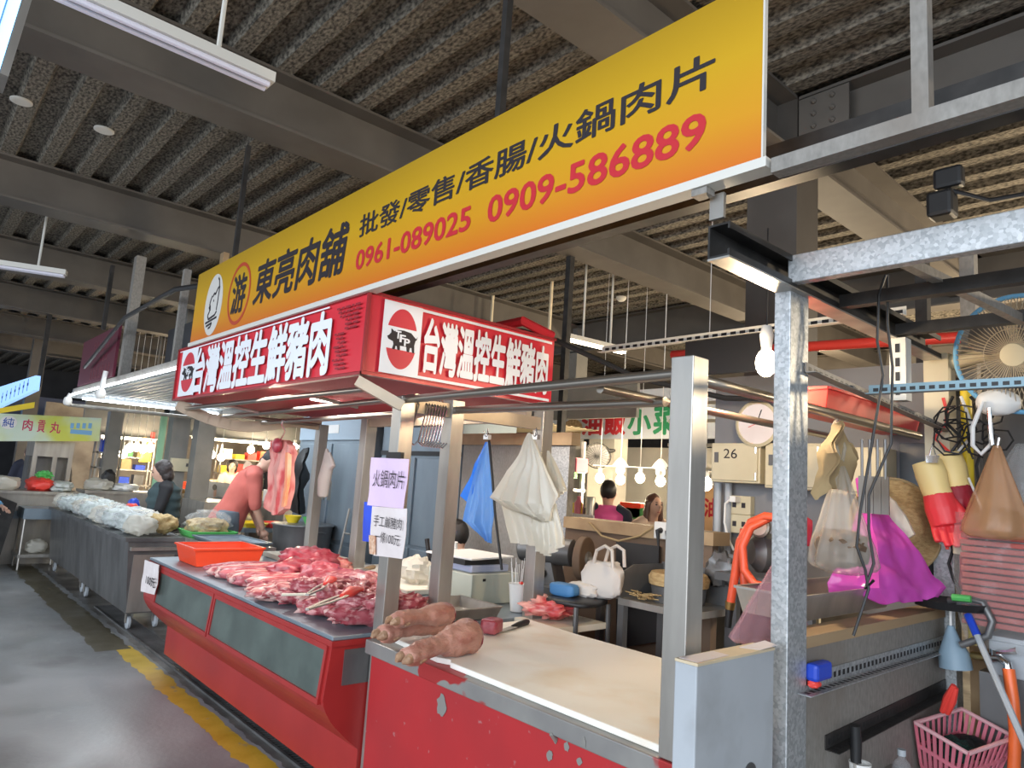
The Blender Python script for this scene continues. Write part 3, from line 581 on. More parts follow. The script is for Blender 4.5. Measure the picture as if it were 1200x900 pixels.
for i in range(9):       # lean fillets further right
    x = -3.90+.105*i; L_ = .27+rg.uniform(-.03, .03)
    pork('pork_fillet', 'pink lean pork fillet, %s after the fatty slabs in the front row' % ORD[i], 'meat', (x, 1.69+L_, zc+.045), (.066, L_, .045+rg.uniform(0, .015)), rg.uniform(-.25, .1), 40+i, ['pork', 'porkfat', 'pork'][i % 3], 'pork fillets in the front row', .28, 2.6, .8)
for i in range(9):       # second layer of trimmed pieces at the near end
    x = -3.52+.075*i
    pork('pork_trimming', 'knobbly pork trimming, %s from the left on the near end heap' % ORD[i], 'meat', (x, 1.78+.10*(i % 3), zc+.115), (.06, .10, .04), rg.uniform(-.9, .9), 70+i, 'pork', 'pork trimmings heaped at the near end', .5, 4.4, .85)
for i, (u, v, r, ro, m, l) in enumerate(((362, 660, (.20, .17, .085), .3, 'porkred', 'largest dark red pork joint at the back of the counter'), (345, 668, (.12, .22, .06), .7, 'porkred', 'dark red pork joint left of the tongs in the back row'),
        (378, 676, (.17, .13, .07), -.3, 'porkred', 'shiny red pork joint just behind the two tongs'), (395, 684, (.13, .18, .065), .2, 'porkred', 'rounded lean pork joint under the far tongs'),
        (388, 660, (.15, .07, .05), .9, 'porkhang', 'pale fatty pork piece beside the back cutting board'), (398, 656, (.10, .05, .04), .4, 'porkfat', 'small pale pork piece at the far board edge'),
        (420, 690, (.20, .16, .075), .2, 'pork', 'large pink pork heap close to the front left post'), (436, 700, (.14, .15, .07), 1.2, 'pork', 'pink pork piece hard against the front left post'),
        (352, 690, (.10, .20, .05), .25, 'porkfat', 'flat pale pork piece in the middle of the counter'), (325, 688, (.10, .18, .04), .25, 'porkfat', 'thin pale pork piece behind the fatty slabs'), (468, 705, (.09, .07, .045), .4, 'pork', 'small bright pink pork piece right of the front left post'))):
    p = PZ(u, v, .89); pork('pork_joint', l, 'meat', (p.x, p.y, zc+r[2]), r, ro, 100+i, m, None, .34, 2.6, .85)
for i, (q0, q1) in enumerate((((360, 697), (392, 679)), ((360, 714), (422, 691)))):     # tongs with red grips
    a, b_ = PZ(*q0, .965), PZ(*q1, .995); tt = T('tongs', ['steel meat tongs with red grip lying further back on the pork', 'steel meat tongs with red grip lying nearest the counter edge'][i], 'tongs', tuple(a))
    d_ = (b_-a); s_ = d_.cross(Vector((0, 0, 1))).normalized()
    for sg in (-1, 1): MB().tube([a+s_*.004*sg, a+d_*.35+s_*.018*sg, a+d_*.6+s_*.016*sg, b_], .006, 8).build('tong_arm', 'steel', tt, True)
    MB().tube([a+d_*.62, a+d_*.8+Vector((0, 0, .008)), b_+d_*.04], [.012, .026, .010], 10).build('red_grip', 'redp', tt, True)
a = PZ(396, 697, .95); one('skewer', MB().tube([PZ(330, 697, .93), PZ(400, 696, .94)], .007, 8), 'boardb', 'pale stick lying across the pork between the tongs', 'stick')
# ---- basin, boards, knives at the far end
def tray(name, lbl, cat, x0, y0, x1, y1, z0, h, t_, m, flare=.02, rim=.012):
    tt = T(name, lbl, cat, ((x0+x1)/2, (y0+y1)/2, z0)); b = MB(); f = flare
    o0 = [(x0+f, y0+f), (x1-f, y0+f), (x1-f, y1-f), (x0+f, y1-f)]; o1 = [(x0, y0), (x1, y0), (x1, y1), (x0, y1)]; sh = lambda P, d: [(P[0][0]+d, P[0][1]+d), (P[1][0]-d, P[1][1]+d), (P[2][0]-d, P[2][1]-d), (P[3][0]+d, P[3][1]-d)]
    L_ = [[(*p, z0) for p in o0], [(*p, z0+h) for p in o1], [(*p, z0+h) for p in sh(o1, t_)], [(*p, z0+t_) for p in sh(o0, t_)]]
    vs = [q for l in L_ for q in l]; fs = [(3, 2, 1, 0), (12, 13, 14, 15)] + [(4*k_+j, 4*k_+(j+1) % 4, 4*k_+4+(j+1) % 4, 4*k_+4+j) for k_ in range(3) for j in range(4)]
    b.add(vs, fs).build('basin', m, tt, bevel=.003)
    r = MB(); Z_ = z0+h
    for (ax, ay), (bx, by) in zip(o1, o1[1:]+o1[:1]): r.bar((ax, ay, Z_), (bx, by, Z_), rim*1.6, rim)
    r.build('rim', m, tt); return tt
tray('basin', 'bright orange red plastic basin on the far end of the meat counter', 'basin', -5.62, 1.72, -5.18, 2.22, .822, .125, .006, 'orange', .03)
one('cutting_board', MB().box((-5.75, 2.45, .822), (-4.95, 2.95, .86)), 'boardb', 'white cutting board at the back left of the meat counter', 'cutting board', bevel=.005)
one('cutting_board', MB().box((-4.85, 2.52, .822), (-3.7, 3.02, .855)), 'board', 'yellowed cutting board at the back middle of the meat counter', 'cutting board', bevel=.005)
def knife(lbl, tip, butt, wide, hm, hl=.42, z=None):
    a, b_ = Vector(tip), Vector(butt); tt = T('knife', lbl, 'knife', tuple((a+b_)/2)); d_ = b_-a; s_ = d_.cross(Vector((0, 0, 1))).normalized()*wide; j = a+d_*(1-hl)
    MB().prism([a, a+d_*.25+s_*.8, j+s_, j], (0, 0, .003)).build('blade', 'steel', tt); MB().tube([j+s_*.3-d_*.02, j+s_*.3+d_*.1, b_+s_*.3-d_*.05, b_+s_*.3], [.010, .015, .016, .010], 10).build('handle', hm, tt, True)
knife('broad knife with wooden handle on the yellowed back board', PZ(410, 670, .862), PZ(437, 664, .868), .05, 'wood'); knife('knife with brown handle lying on the back board beside pale pork', PZ(395, 662, .862), PZ(424, 656, .868), .03, 'wood', .5)
# paper on the counter's far corner
tt = T('price_paper', 'hand-lettered white paper slip hanging on the far corner of the meat counter', 'sign', (-5.8, 1.59, .62))
o = PY(175, 652, 1.585); q = PY(183, 697, 1.57); 
MB().sheet([[PY(170, 656, 1.58), PY(186, 662, 1.58)], [PY(167, 676, 1.57), PY(184, 684, 1.57)], [PY(165, 693, 1.56), PY(181, 697, 1.56)]], .002, .004, 9, 1).build('paper', 'paper', tt)
lettering('100元', PY(170.5, 684, 1.556), PY(182, 679, 1.556), NY, 'ink', 'lettering', tt, .02)
# ---- pig trotters
def trotter(lbl, hoof, cut, R0, R1, seed):
    a, b_ = Vector(hoof), Vector(cut); d_ = (b_-a); L_ = d_.length; d_.normalize(); s_ = d_.cross(Vector((0, 0, 1))).normalized()
    tt = T('pig_trotter', lbl, 'meat', tuple((a+b_)/2)); up = Vector((0, 0, 1)); b = MB()
    P = [a+d_*L_*f+up*h for f, h in ((.10, -.004), (.22, .0), (.36, .008), (.52, .006), (.7, .01), (.86, .012), (1, .01))]
    b.tube(P, [R0*.85, R0*1.05, R0*.86, R0*.88, R1*.92, R1*1.05, R1*.98], 14)
    for sg in (-1, 1): b.ell(a+d_*L_*.13+s_*sg*R0*.5, (R0*.62,)*3, 10); b.ell(a+d_*L_*.24+s_*sg*R0*.75-up*R0*.2, (R0*.3,)*3, 8)
    b.organic(.009, 4); b.v = [v + Vector((0, 0, 1))*.006*noise.noise(v*30+Vector((seed, 0, 0))) + d_*.003*sin(v.dot(d_)*150) + s_*.006*noise.noise(v*22+Vector((0, seed, 0))) for v in b.v]
    b.build('leg_flesh', 'skinpork', tt, 'all')
    for sg in (-1, 1):
        MB().tube([a+d_*L_*.12+s_*sg*R0*.5, a+d_*L_*.05+s_*sg*R0*.52-up*.004, a+s_*sg*R0*.36-up*.012], [R0*.46, R0*.42, R0*.14], 10).build('hoof', 'hoof', tt, True)
        MB().tube([a+d_*L_*.24+s_*sg*R0*.8-up*R0*.3, a+d_*L_*.18+s_*sg*R0*.9-up*R0*.5], [R0*.24, R0*.1], 8).build('dewclaw', 'hoof', tt, True)
    MB().lathe([(R1*.93, 0), (R1*.86, .006), (R1*.3, .008)], b_+up*.010, d_, 16).build('cut_face', 'porkfat', tt, True)
trotter('nearest pig trotter with thick cut end, hoof over the counter edge', PZ(468, 772, .872), PZ(553, 747, .895), .044, .070, 1)
trotter('middle pig trotter of the three lying at the counter corner', PZ(439, 744, .885), PZ(522, 730, .89), .045, .054, 2)
trotter('rear pig trotter of the three, lying next to the steel post', PZ(455, 727, .965), PZ(525, 722, .945), .038, .050, 3)
pork('pork_cube', 'small purplish pork cube beside the black handled knife', 'meat', (*PZ(576, 737, .86).xy, .838+.035), (.045, .055, .035), .5, 9, 'porkred', None, .08, 2, .45)
knife('black handled butcher knife lying on the big stained cutting board', PZ(570, 744, .842), PZ(617, 728, .85), .035, 'black', .40)
# ---- tray, scale box, scale, cup
tray('steel_tray', 'shallow rectangular steel tray behind the pig trotters', 'tray', -3.30, 2.30, -2.93, 2.62, .823, .06, .004, 'steel', .02, .006)
tt = T('scale_box', 'pale grey green metal box carrying the weighing scale', 'box', (-3.5, 2.9, .823))
MB().box((-3.72, 2.68, .822), (-3.28, 3.05, 1.0)).build('box', mat('pale_green_metal', (.50, .52, .44), .5, c2=(.46, .48, .40), scale=3), tt, bevel=.005); MB().box((-3.272, 2.76, .96), (-3.276, 2.78, .975)).build('keyhole', 'black', tt)
tt = T('weighing_scale', 'flat electronic weighing scale with white pan on the grey green box', 'scale', (-3.5, 2.87, 1.0))
MB().box((-3.70, 2.72, 1.001), (-3.34, 3.02, 1.045)).build('base', mat('scale_blue', (.40, .44, .58), .4), tt, bevel=.008); MB().box((-3.72, 2.68, 1.045), (-3.36, 2.98, 1.075)).build('platform', 'rubber', tt)
MB().prism([(-3.74, 2.66, 1.076), (-3.32, 2.70, 1.076), (-3.32, 3.04, 1.086), (-3.74, 3.02, 1.086)], (0, 0, .012)).build('pan', 'white', tt, bevel=.004)
c0 = PZ(595, 702, .823); c0 = Vector((-3.05, 2.84, .823))
tt = T('skewer_cup', 'white foam cup holding a bundle of thin clear picks', 'cup', tuple(c0)); MB().lathe([(.038, 0), (.055, .15), (.058, .155), (.050, .15), (.036, .01)], c0, (0, 0, 1), 20).build('cup', 'white', tt, True)
for i in range(16):
    a = 2.4*i; r = .012+.02*(i % 3)/2; MB().tube([c0+Vector((r*cos(a), r*sin(a), .02)), c0+Vector((r*2.3*cos(a), r*2.3*sin(a), .24+.02*(i % 4)))], .0018, 4).build('pick', 'white', tt)
MB().ell(c0+Vector((.045, -.02, .165)), (.014, .014, .01), 8).build('red_cap', 'redp', tt, True)
pork('pork_sheet', 'folded pink sheet of pork in clear film near the foam cup', 'meat', (-2.80, 2.86, .824+.05), (.14, .15, .05), .6, 55, 'porkhang', None, .5, 3.5, .9)
one('scrunched_bag', MB().blob((-3.95, 2.75, .94), (.11, .12, .085), .3, 31, .35, 3.4, 1, 26), 'wbag', 'scrunched white speckled plastic bag left of the scale box', 'bag', smooth=True)
for i, (x, y, m_, l) in enumerate(((-4.02, 3.02, 'redp', 'pink handled brush in a pot behind the pork'), (-4.12, 2.98, 'black', 'black handled tool in a pot behind the pork'), (-3.92, 3.06, 'white', 'white handled tool in a pot behind the pork'))):
    one('tool_handle', MB().tube([(x, y, .83), (x-.03, y, 1.0), (x-.07+.03*i, y-.02, 1.12)], [.012, .014, .017], 10), m_, l, 'tool', 'tools standing behind the pork', True)
# ---- paper signs on the front left post
tt = T('lilac_notice', 'lilac paper notice clipped to the front left post above the other notice', 'sign', (-2.73, 1.76, 1.6))
yp = 1.80
MB().sheet([[PY(435, 536, yp), PY(479, 538, yp)], [PY(433, 566, yp-.004), PY(476, 568, yp-.004)], [PY(430, 592, yp-.01), PY(472, 596, yp-.01)]], .002, .003, 8, 4).build('paper', 'lilac', tt)
lettering('火鍋肉片', PY(436.5, 570, yp-.012), PY(474.5, 552, yp-.012), NY, 'ink', 'lettering', tt, -.004)
MB().box(PY(456, 537, yp+.006), PY(470, 530, yp-.012)).build('bulldog_clip', 'black', tt)
tt = T('white_notice', 'off white price notice taped to the front left post below the lilac one', 'sign', (-2.73, 1.76, 1.4))
MB().sheet([[PY(435, 593, yp), PY(477, 596, yp)], [PY(434, 625, yp), PY(475, 626, yp)], [PY(438, 651, yp), PY(472, 655, yp)]], .002, .004, 8, 5).build('paper', 'paper', tt)
lettering('手工鹹豬肉', PY(437.5, 616, yp-.008), PY(471.5, 608, yp-.008), NY, 'ink', 'lettering', tt, -.002); lettering('一條100元', PY(439, 634.5, yp-.008), PY(468.5, 627, yp-.008), NY, 'ink', 'lettering', tt, -.002)
MB().sheet([[PY(432, 627, yp-.008), PY(440, 628, yp-.008)], [PY(433, 649, yp-.008), PY(440, 650, yp-.008)]], .002, .001, 6).build('food_photo', mat('food_photo', (.50, .22, .12), .6, 0, (.75, .55, .40), 60), tt)
one('plastic_sheet', MB().sheet([[PY(427, 588, 2.60), PY(440, 590, 2.60)], [PY(424, 634, 2.60), PY(438, 636, 2.60)]], .03, .012, 5), 'bluep', 'deep blue plastic sheet hanging just behind the white notice', 'sheet', smooth=True)
# ---- hooks on the bar behind the front left post
for i in range(9):
    y = 1.915 if i == 0 else 1.95+.017*i; tt = one('meat_hook', MB().tube([(-2.915, y, 1.90), (-2.885, y, 1.94), (-2.85, y, 1.90), (-2.865, y-.012, 1.80), (-2.87, y-.024, 1.72), (-2.845, y-.012, 1.70), (-2.825, y, 1.725)], .0045, 6), 'chrome', 'shiny meat hook, %s from the front on the bar by the posts' % ORD[i], 'hook', 'meat hooks hanging on the bar', True)
# ---- hanging pork
tt = T('hanging_pork', 'long pink slab of pork hung from a hook on the rail', 'meat', (-5.4, 2.25, 1.8))
hp = MB().sheet([[PY(320, 517, 2.24), PY(330, 515, 2.24), PY(339, 522, 2.24)], [PY(317, 530, 2.24), PY(328, 530, 2.24), PY(340, 533, 2.24)], [PY(314, 570, 2.24), PY(326, 570, 2.22), PY(338, 570, 2.24)], [PY(310, 594, 2.24), PY(322, 598, 2.23), PY(334, 596, 2.24)], [PY(318, 603, 2.24), PY(321, 604, 2.24), PY(327, 602, 2.24)]], .05, .02, 9, 3, 5, 4); hp.build('flesh', 'porkhang', tt, True)
MB().sheet([[PY(337, 530, 2.215), PY(342, 533, 2.235)], [PY(336, 570, 2.21), PY(340, 570, 2.235)], [PY(332, 594, 2.21), PY(336, 592, 2.235)]], .05, .01, 9, 3, 4, 4).build('fat_edge', 'fat', tt, True)
MB().ell(PY(325, 522, 2.22), (.05, .04, .06), 10).build('red_end', 'porkred', tt, True)
one('meat_hook', MB().tube([PY(336, 494, 2.0), PY(332, 492, 2.0), PY(330, 497, 2.02), PY(334, 505, 2.1), PY(328, 518, 2.24), PY(324, 521, 2.26)], .006, 6), 'chrome', 'long steel hook holding the hanging pork slab', 'hook', smooth=True)
# ---- bags hung on the back bar
tt = T('plastic_bag', 'bright blue plastic bag hanging pointed from a clip on the back bar', 'bag', (-3.75, 2.72, 1.9))
yb = 2.69
MB().sheet([[PY(571, 518, yb), PY(573, 518, yb), PY(576, 520, yb)], [PY(556, 556, yb), PY(563, 556, yb), PY(577, 558, yb)], [PY(542, 610, yb), PY(556, 613, yb-.03), PY(578, 611, yb)], [PY(566, 627, yb), PY(570, 634, yb-.01), PY(575, 637, yb)]], .003, .010, 7, 2, 12, 6, 4, .03).build('film', 'bluefilm', tt, True)
MB().sheet([[PY(569, 518, yb+.01), PY(572, 518, yb+.01)], [PY(552, 556, yb+.012), PY(566, 556, yb+.012)], [PY(539, 581, yb+.012), PY(549, 590, yb+.012)]], .004, .008, 7, 5, 5, 6).build('folded_side', 'bluefilmd', tt, True)
one('strap', MB().tube([PY(573, 516, yb-.02), PY(577, 560, yb-.03), PY(580, 600, yb-.02), PY(588, 668, yb)], .008, 6), 'black', 'thin black strap hanging beside the blue plastic bag', 'strap', smooth=True)
tt = T('plastic_bag', 'thick sheaf of white plastic bags hanging pointed from a clip', 'bag', (-3.2, 2.72, 1.9))
def bagsheet(rows, y, seed, m, nm, amp=.02): MB().sheet([[PY(u, v, y) for u, v in r] for r in rows], .003, amp*.6, 6, seed, 12, 6, 5, .045).build(nm, m, tt, True)
bagsheet([[(619, 508), (621, 507), (623, 509)], [(600, 545), (622, 545), (640, 548)], [(576, 583), (612, 592), (655, 580)], [(596, 596), (622, 604), (648, 600)], [(628, 608), (636, 612), (644, 610)]], 2.62, 1, 'wbag', 'outer_bag', .016)
bagsheet([[(619, 508), (621, 508), (623, 509)], [(603, 545), (622, 547), (642, 550)], [(586, 580), (614, 596), (652, 590)], [(600, 636), (625, 640), (640, 640)]], 2.67, 2, 'wbag', 'inner_bag', .008)
bagsheet([[(628, 590), (640, 592), (652, 590)], [(624, 620), (640, 622), (658, 620)], [(630, 646), (642, 652), (661, 638)]], 2.64, 3, 'wbag', 'lowest_bag', .006)
bagsheet([[(641, 528), (643, 528), (645, 532)], [(642, 550), (650, 555), (658, 560)], [(646, 590), (653, 582), (664, 573)]], 2.69, 4, 'wbag', 'side_bag', .008)
for u, v in ((571, 512), (628, 512)):
    p = PY(u, v, 2.68); one('bulldog_clip', MB().box(p-Vector((.022, .012, .015)), p+Vector((.022, .012, .012))).tube([p+Vector((-.01, 0, .01)), p+Vector((0, 0, .05)), p+Vector((.01, 0, .01))], .003, 6).tube([p+Vector((.0, -.012, 0)), p+Vector((.01, -.04, .03))], .003, 6), 'chrome', 'metal bulldog clip gripping the %s on the back bar' % ('blue bag' if u < 600 else 'white bags'), 'clip', 'bulldog clips on the back bar')
for u, v, s in ((644, 627, .016), (609, 619, .012)): pass
# ---------------------------------------------------------------- fridge and things at the back left
tt = T('steel_fridge', 'tall blue grey steel refrigerator with two doors behind the meat counter', 'refrigerator', (-6.9, 3.9, 0))
MB().box((-7.65, 3.56, .1), (-6.0, 4.3, 2.15)).build('body', 'steelb', tt)
for i, (x0, x1) in enumerate(((-7.62, -6.84), (-6.80, -6.03))):
    for z0, z1 in ((.16, .82), (.86, 1.84)):
        dd = MB().box((x0, 3.535, z0), (x1, 3.56, z1)).build('door', 'steelb', tt, bevel=.006); MB().box((x1-.06 if i == 0 else x0+.02, 3.51, (z0+z1)/2-.1), (x1-.03 if i == 0 else x0+.05, 3.535, (z0+z1)/2+.1)).build('handle', 'steel', dd)
MB().box((-7.62, 3.53, 1.88), (-6.03, 3.56, 2.12)).build('control_panel', mat('panel_blue', (.36, .46, .55), .4), tt); MB().box((-7.1, 3.525, 1.95), (-6.7, 3.53, 2.04)).build('display', 'white', tt)
for k_, x in enumerate((-7.5, -6.15)):
    for y_ in (3.62, 4.22): MB().lathe([(.03, 0), (.03, .1)], (x, y_, 0), (0, 0, 1), 10).build('foot', 'rubber', tt)
tt = T('steel_cabinet', 'second blue grey steel cabinet behind the posts and notices', 'cabinet', (-5.2, 3.9, 0))
MB().box((-5.92, 3.60, 0), (-4.66, 4.2, 2.25)).build('body', 'steelb', tt)
for x0, x1 in ((-5.9, -5.32), (-5.28, -4.68)):
    dd = MB().box((x0, 3.58, .95), (x1, 3.60, 1.72)).build('door', 'steelb', tt, bevel=.005); MB().box((x0, 3.58, .1), (x1, 3.60, .92)).build('door', 'steelb', tt, bevel=.005)
MB().box((-5.92, 3.585, 1.74), (-4.66, 3.60, 1.78)).build('dark_strip', 'black', tt); MB().box((-5.5, 3.59, 2.0), (-4.9, 3.60, 2.06)).build('dark_strip', 'black', tt)
tt = T('stockpot', 'wide dark metal cooking pot on a stand beside the fridge', 'pot', (-7.0, 3.25, .5))
MB().lathe([(.22, 0), (.27, .05), (.29, .28), (.30, .30), (.275, .29), (.25, .06)], (-6.70, 3.24, .70), (0, 0, 1), 28).build('pot', 'steeld', tt, True)
for a in (0, 2.1, 4.2): MB().tube([(-6.70+.24*cos(a), 3.24+.24*sin(a), 0), (-6.70+.22*cos(a), 3.24+.22*sin(a), .71)], .015, 8).build('stand_leg', 'steeld', tt)
for sg in (-1, 1): MB().tube([(-6.70+sg*.29, 3.14, .94), (-6.70+sg*.33, 3.19, .95), (-6.70+sg*.33, 3.29, .95), (-6.70+sg*.29, 3.34, .94)], .01, 6).build('handle', 'steeld', tt)
for i, (dx, m_, l) in enumerate(((-.10, 'yellowp', 'yellow bowl'), (.06, 'greenp', 'yellow green bowl'))):
    p = Vector((-6.70+dx*1.2, 3.18+.1*i, 1.012)); one('bowl', MB().lathe([(.05, 0), (.085, .07), (.08, .07), (.045, .01)], p, (0, 0, 1), 18), m_, l+' stacked on top of the dark cooking pot', 'bowl', smooth=True)
one('pot_lid', MB().lathe([(.31, 0), (.31, .006), (.30, .012)], (-6.70, 3.24, 1.0), (0, 0, 1), 28), 'steeld', 'flat round metal lid on the dark cooking pot', 'lid')
def stool_rack():
    tt = T('folding_rack', 'chrome tube folding rack leaning beside the fridge', 'rack', (-6.3, 3.3, 0))
    for dx in (0, .22): MB().tube([(-6.33+dx, 3.36, .0), (-6.25+dx, 3.49, 1.2)], .012, 8).build('rail', 'steel', tt, True)
    for q in (.3, .55, .8): MB().tube([(-6.33+.08*q, 3.36+.13*q, 1.2*q), (-6.11+.08*q, 3.36+.13*q, 1.2*q)], .009, 8).build('rung', 'steel', tt, True)
stool_rack()
one('black_apron', MB().sheet([[PY(354, 525, 3.3), PY(357, 523, 3.3)], [PY(343, 560, 3.28), PY(352, 560, 3.22), PY(356, 560, 3.3)], [PY(335, 596, 3.28), PY(345, 602, 3.2), PY(352, 600, 3.3)]], .02, .04, 5, 6, 6, 6), 'black', 'black apron hanging beside the fridge', 'apron', smooth=True)
p = [PY(383, 524, 2.66), PY(388, 540, 2.64), PY(380, 560, 2.64), PY(374, 583, 2.66)]
one('work_glove', MB().tube([PY(383, 525, 2.66), PY(384, 545, 2.65), PY(380, 562, 2.64), PY(378, 582, 2.65)], [.012, .05, .055, .045], 12).tube([PY(386, 530, 2.66), PY(390, 548, 2.66)], [.015, .03], 8).organic(.012, 5), 'whitecloth', 'white cotton gloves hanging on the left rear post', 'gloves', smooth=True)
# ---------------------------------------------------------------- back partition with ledge
tt = T('back_partition', 'stained galvanised back partition with a wooden ledge behind the stall', 'partition', (-3.4, 3.6, 0))
MB().box((-4.64, 3.60, 0), (-3.42, 3.66, 1.92)).build('tall_sheet', 'galvd', tt); MB().box((-3.42, 3.60, 0), (-2.26, 3.66, 1.27)).build('low_sheet', 'wooddk', tt)
MB().box((-3.42, 3.575, 1.27), (-2.24, 3.75, 1.345)).build('ledge', 'wood', tt); MB().box((-4.64, 3.57, 1.84), (-3.38, 3.66, 1.93)).build('top_beam', 'wood', tt)
MB().box((-3.9, 3.597, 1.2), (-3.42, 3.6, 1.83)).build('grey_sheet', 'galv', tt)
# socket strip and cable on the ledge
tt = T('socket_strip', 'white socket outlet on the wooden ledge with two black plugs', 'socket', (-2.5, 3.57, 1.2)); p = PY(781, 622, 3.57)
MB().box(p-Vector((.07, .03, .05)), p+Vector((.10, .0, .05))).build('box', 'white', tt, bevel=.004)
for dx in (-.02, .05): MB().tube([p+Vector((dx, -.03, 0)), p+Vector((dx, -.06, 0)), p+Vector((dx+.01, -.06, -.1)), p+Vector((dx, -.04, -.3))], [.018, .015, .005, .005], 8).build('plug', 'black', tt, True)
one('power_cable', MB().tube([PY(690, 612, 3.55), PY(705, 628, 3.55), PY(725, 634, 3.56), PY(750, 628, 3.56), PY(765, 618, 3.55)], .007, 6), 'kraft', 'brown cable looping below the wooden ledge', 'cable', smooth=True)
# grinder on a stand
g0 = Vector((-3.13, 3.34, .97))
tt = T('bench_grinder', 'dark electric bench grinder with one big wheel on a metal stand', 'grinder', (-3.1, 3.25, 0))
ax = Vector((.94, .34, 0)).normalized()
MB().lathe([(.06, -.26), (.085, -.24), (.085, .12), (.05, .14)], g0+Vector((-.12, 0, .16)), ax, 20).build('motor', 'steeld', tt, True)
MB().lathe([(.13, -.025), (.135, -.02), (.135, .02), (.13, .025)], g0+Vector((.09, .04, .14)), ax, 28).build('wheel', 'wooddk', tt, True); MB().lathe([(.045, .02), (.045, .04), (.018, .045), (.018, .08)], g0+Vector((.09, .04, .14)), ax, 16).build('hub', 'steel', tt, True)
MB().prism([g0+Vector((-.26, -.1, -.05)), g0+Vector((-.06, -.05, -.05)), g0+Vector((-.10, -.06, .09)), g0+Vector((-.22, -.09, .09))], (-.04, .14, 0)).build('base', 'steeld', tt)
MB().lathe([(.03, 0), (.025, .02)], g0+Vector((-.15, -.083, .02)), (.2, -1, 0), 12).build('knob', 'black', tt)
MB().box((-3.45, 3.20, .88), (-2.95, 3.50, .92)).build('stand_top', 'steeld', tt)
for x, y_ in ((-3.43, 3.22), (-2.97, 3.22), (-3.43, 3.48), (-2.97, 3.48)): MB().box((x-.02, y_-.02, 0), (x+.02, y_+.02, .88)).build('stand_leg', 'steeld', tt)
# chair with tote bag and case
tt = T('black_stool', 'black padded stool behind the cutting counter holding a tote bag', 'stool', (-2.72, 2.98, 0))
s0 = Vector((-2.72, 3.0, .93))
MB().blob((s0.x, 2.98, .93), (.155, .17, .022), .3, 3, .02, 2, .6, 28).build('seat', 'black', tt, True)
one('black_board', MB().sheet([[PY(722, 634, 3.56), PY(772, 640, 3.56)], [PY(722, 692, 3.53), PY(770, 690, 3.53)], [PY(722, 760, 3.50), PY(770, 752, 3.50)]], .02, .002, 4), 'black', 'black flat board leaning on the low partition under the sockets', 'board')
for dx, dy in ((-.12, -.13), (.12, -.13), (-.12, .13), (.12, .13)): MB().tube([(s0.x+dx, 2.98+dy, .92), (s0.x+dx*1.1, 2.98+dy*1.1, 0)], .014, 8).build('leg', 'steeld', tt)
tt = T('tote_bag', 'cream canvas tote bag standing on the black stool', 'bag', (-2.63, 3.09, .95)); c_ = Vector((-2.63, 3.09, 1.05))
MB().blob(c_, (.12, .05, .10), .3, 8, .15, 2.5, .6, 26).build('body', 'whitecloth', tt, True)
for dy in (-.05, .05): MB().tube([c_+Vector((-.03, dy, .09)), c_+Vector((-.01, dy, .16)), c_+Vector((.05, dy, .19)), c_+Vector((.10, dy, .17)), c_+Vector((.11, dy, .08))], .010, 6).build('handle', 'whitecloth', tt, True)
one('folded_cloth', MB().blob((-2.72, 3.03, .985), (.10, .05, .04), .2, 12, .2, 3, .7, 22), 'kraft' if False else 'whitecloth', 'folded pale cloth behind the blue case on the stool', 'cloth', smooth=True)
one('zip_case', MB().blob((-2.76, 2.92, .985), (.085, .045, .036), .15, 14, .05, 2, .5, 24), 'bluebag', 'small blue zip case on the black stool', 'case', smooth=True)
# steel shelf with basket
tt = T('steel_shelf', 'steel shelf with raised side holding a round basket and straw', 'shelf', (-2.2, 3.3, 0))
a = PY(721, 716, 3.1)
MB().box((-2.54, 3.12, .93), (-2.06, 3.52, .965)).build('shelf_plate', 'steel', tt)
MB().prism([(-2.54, 3.13, .965), (-2.54, 3.51, .965), (-2.54, 3.51, 1.14), (-2.54, 3.24, 1.14), (-2.54, 3.16, 1.11)], (.01, 0, 0)).build('side_plate', 'steeld', tt); MB().box((-2.54, 3.51, .965), (-2.06, 3.52, 1.15)).build('back_plate', 'steeld', tt)
for x in (-2.52, -2.08):
    for y_ in (3.14, 3.50): MB().box((x-.02, y_-.02, 0), (x+.02, y_+.02, .93)).build('leg', 'steeld', tt)
c_ = Vector((-2.30, 3.34, .967)); tt = T('round_basket', 'round woven basket with dark base on the steel shelf', 'basket', tuple(c_))
MB().lathe([(.14, 0), (.15, .085), (.12, .09)], c_, (0, 0, 1), 28).build('base', 'steeld', tt, True); MB().lathe([(.16, .09), (.165, .13), (.15, .155), (.05, .16)], c_, (0, 0, 1), 28).build('woven_lid', 'straw', tt, True)
b = MB()
for i in range(40): a = rg.uniform(0, 6.28); p = Vector((-2.40+rg.uniform(-.07, .05), 3.17+rg.uniform(-.02, .05), .975+rg.uniform(0, .03))); b.tube([p, p+Vector((cos(a)*.07, sin(a)*.04, .006))], .003, 4)
one('straw_bundle', b, 'straw', 'loose bundle of straw ties in front of the round basket', 'straw')
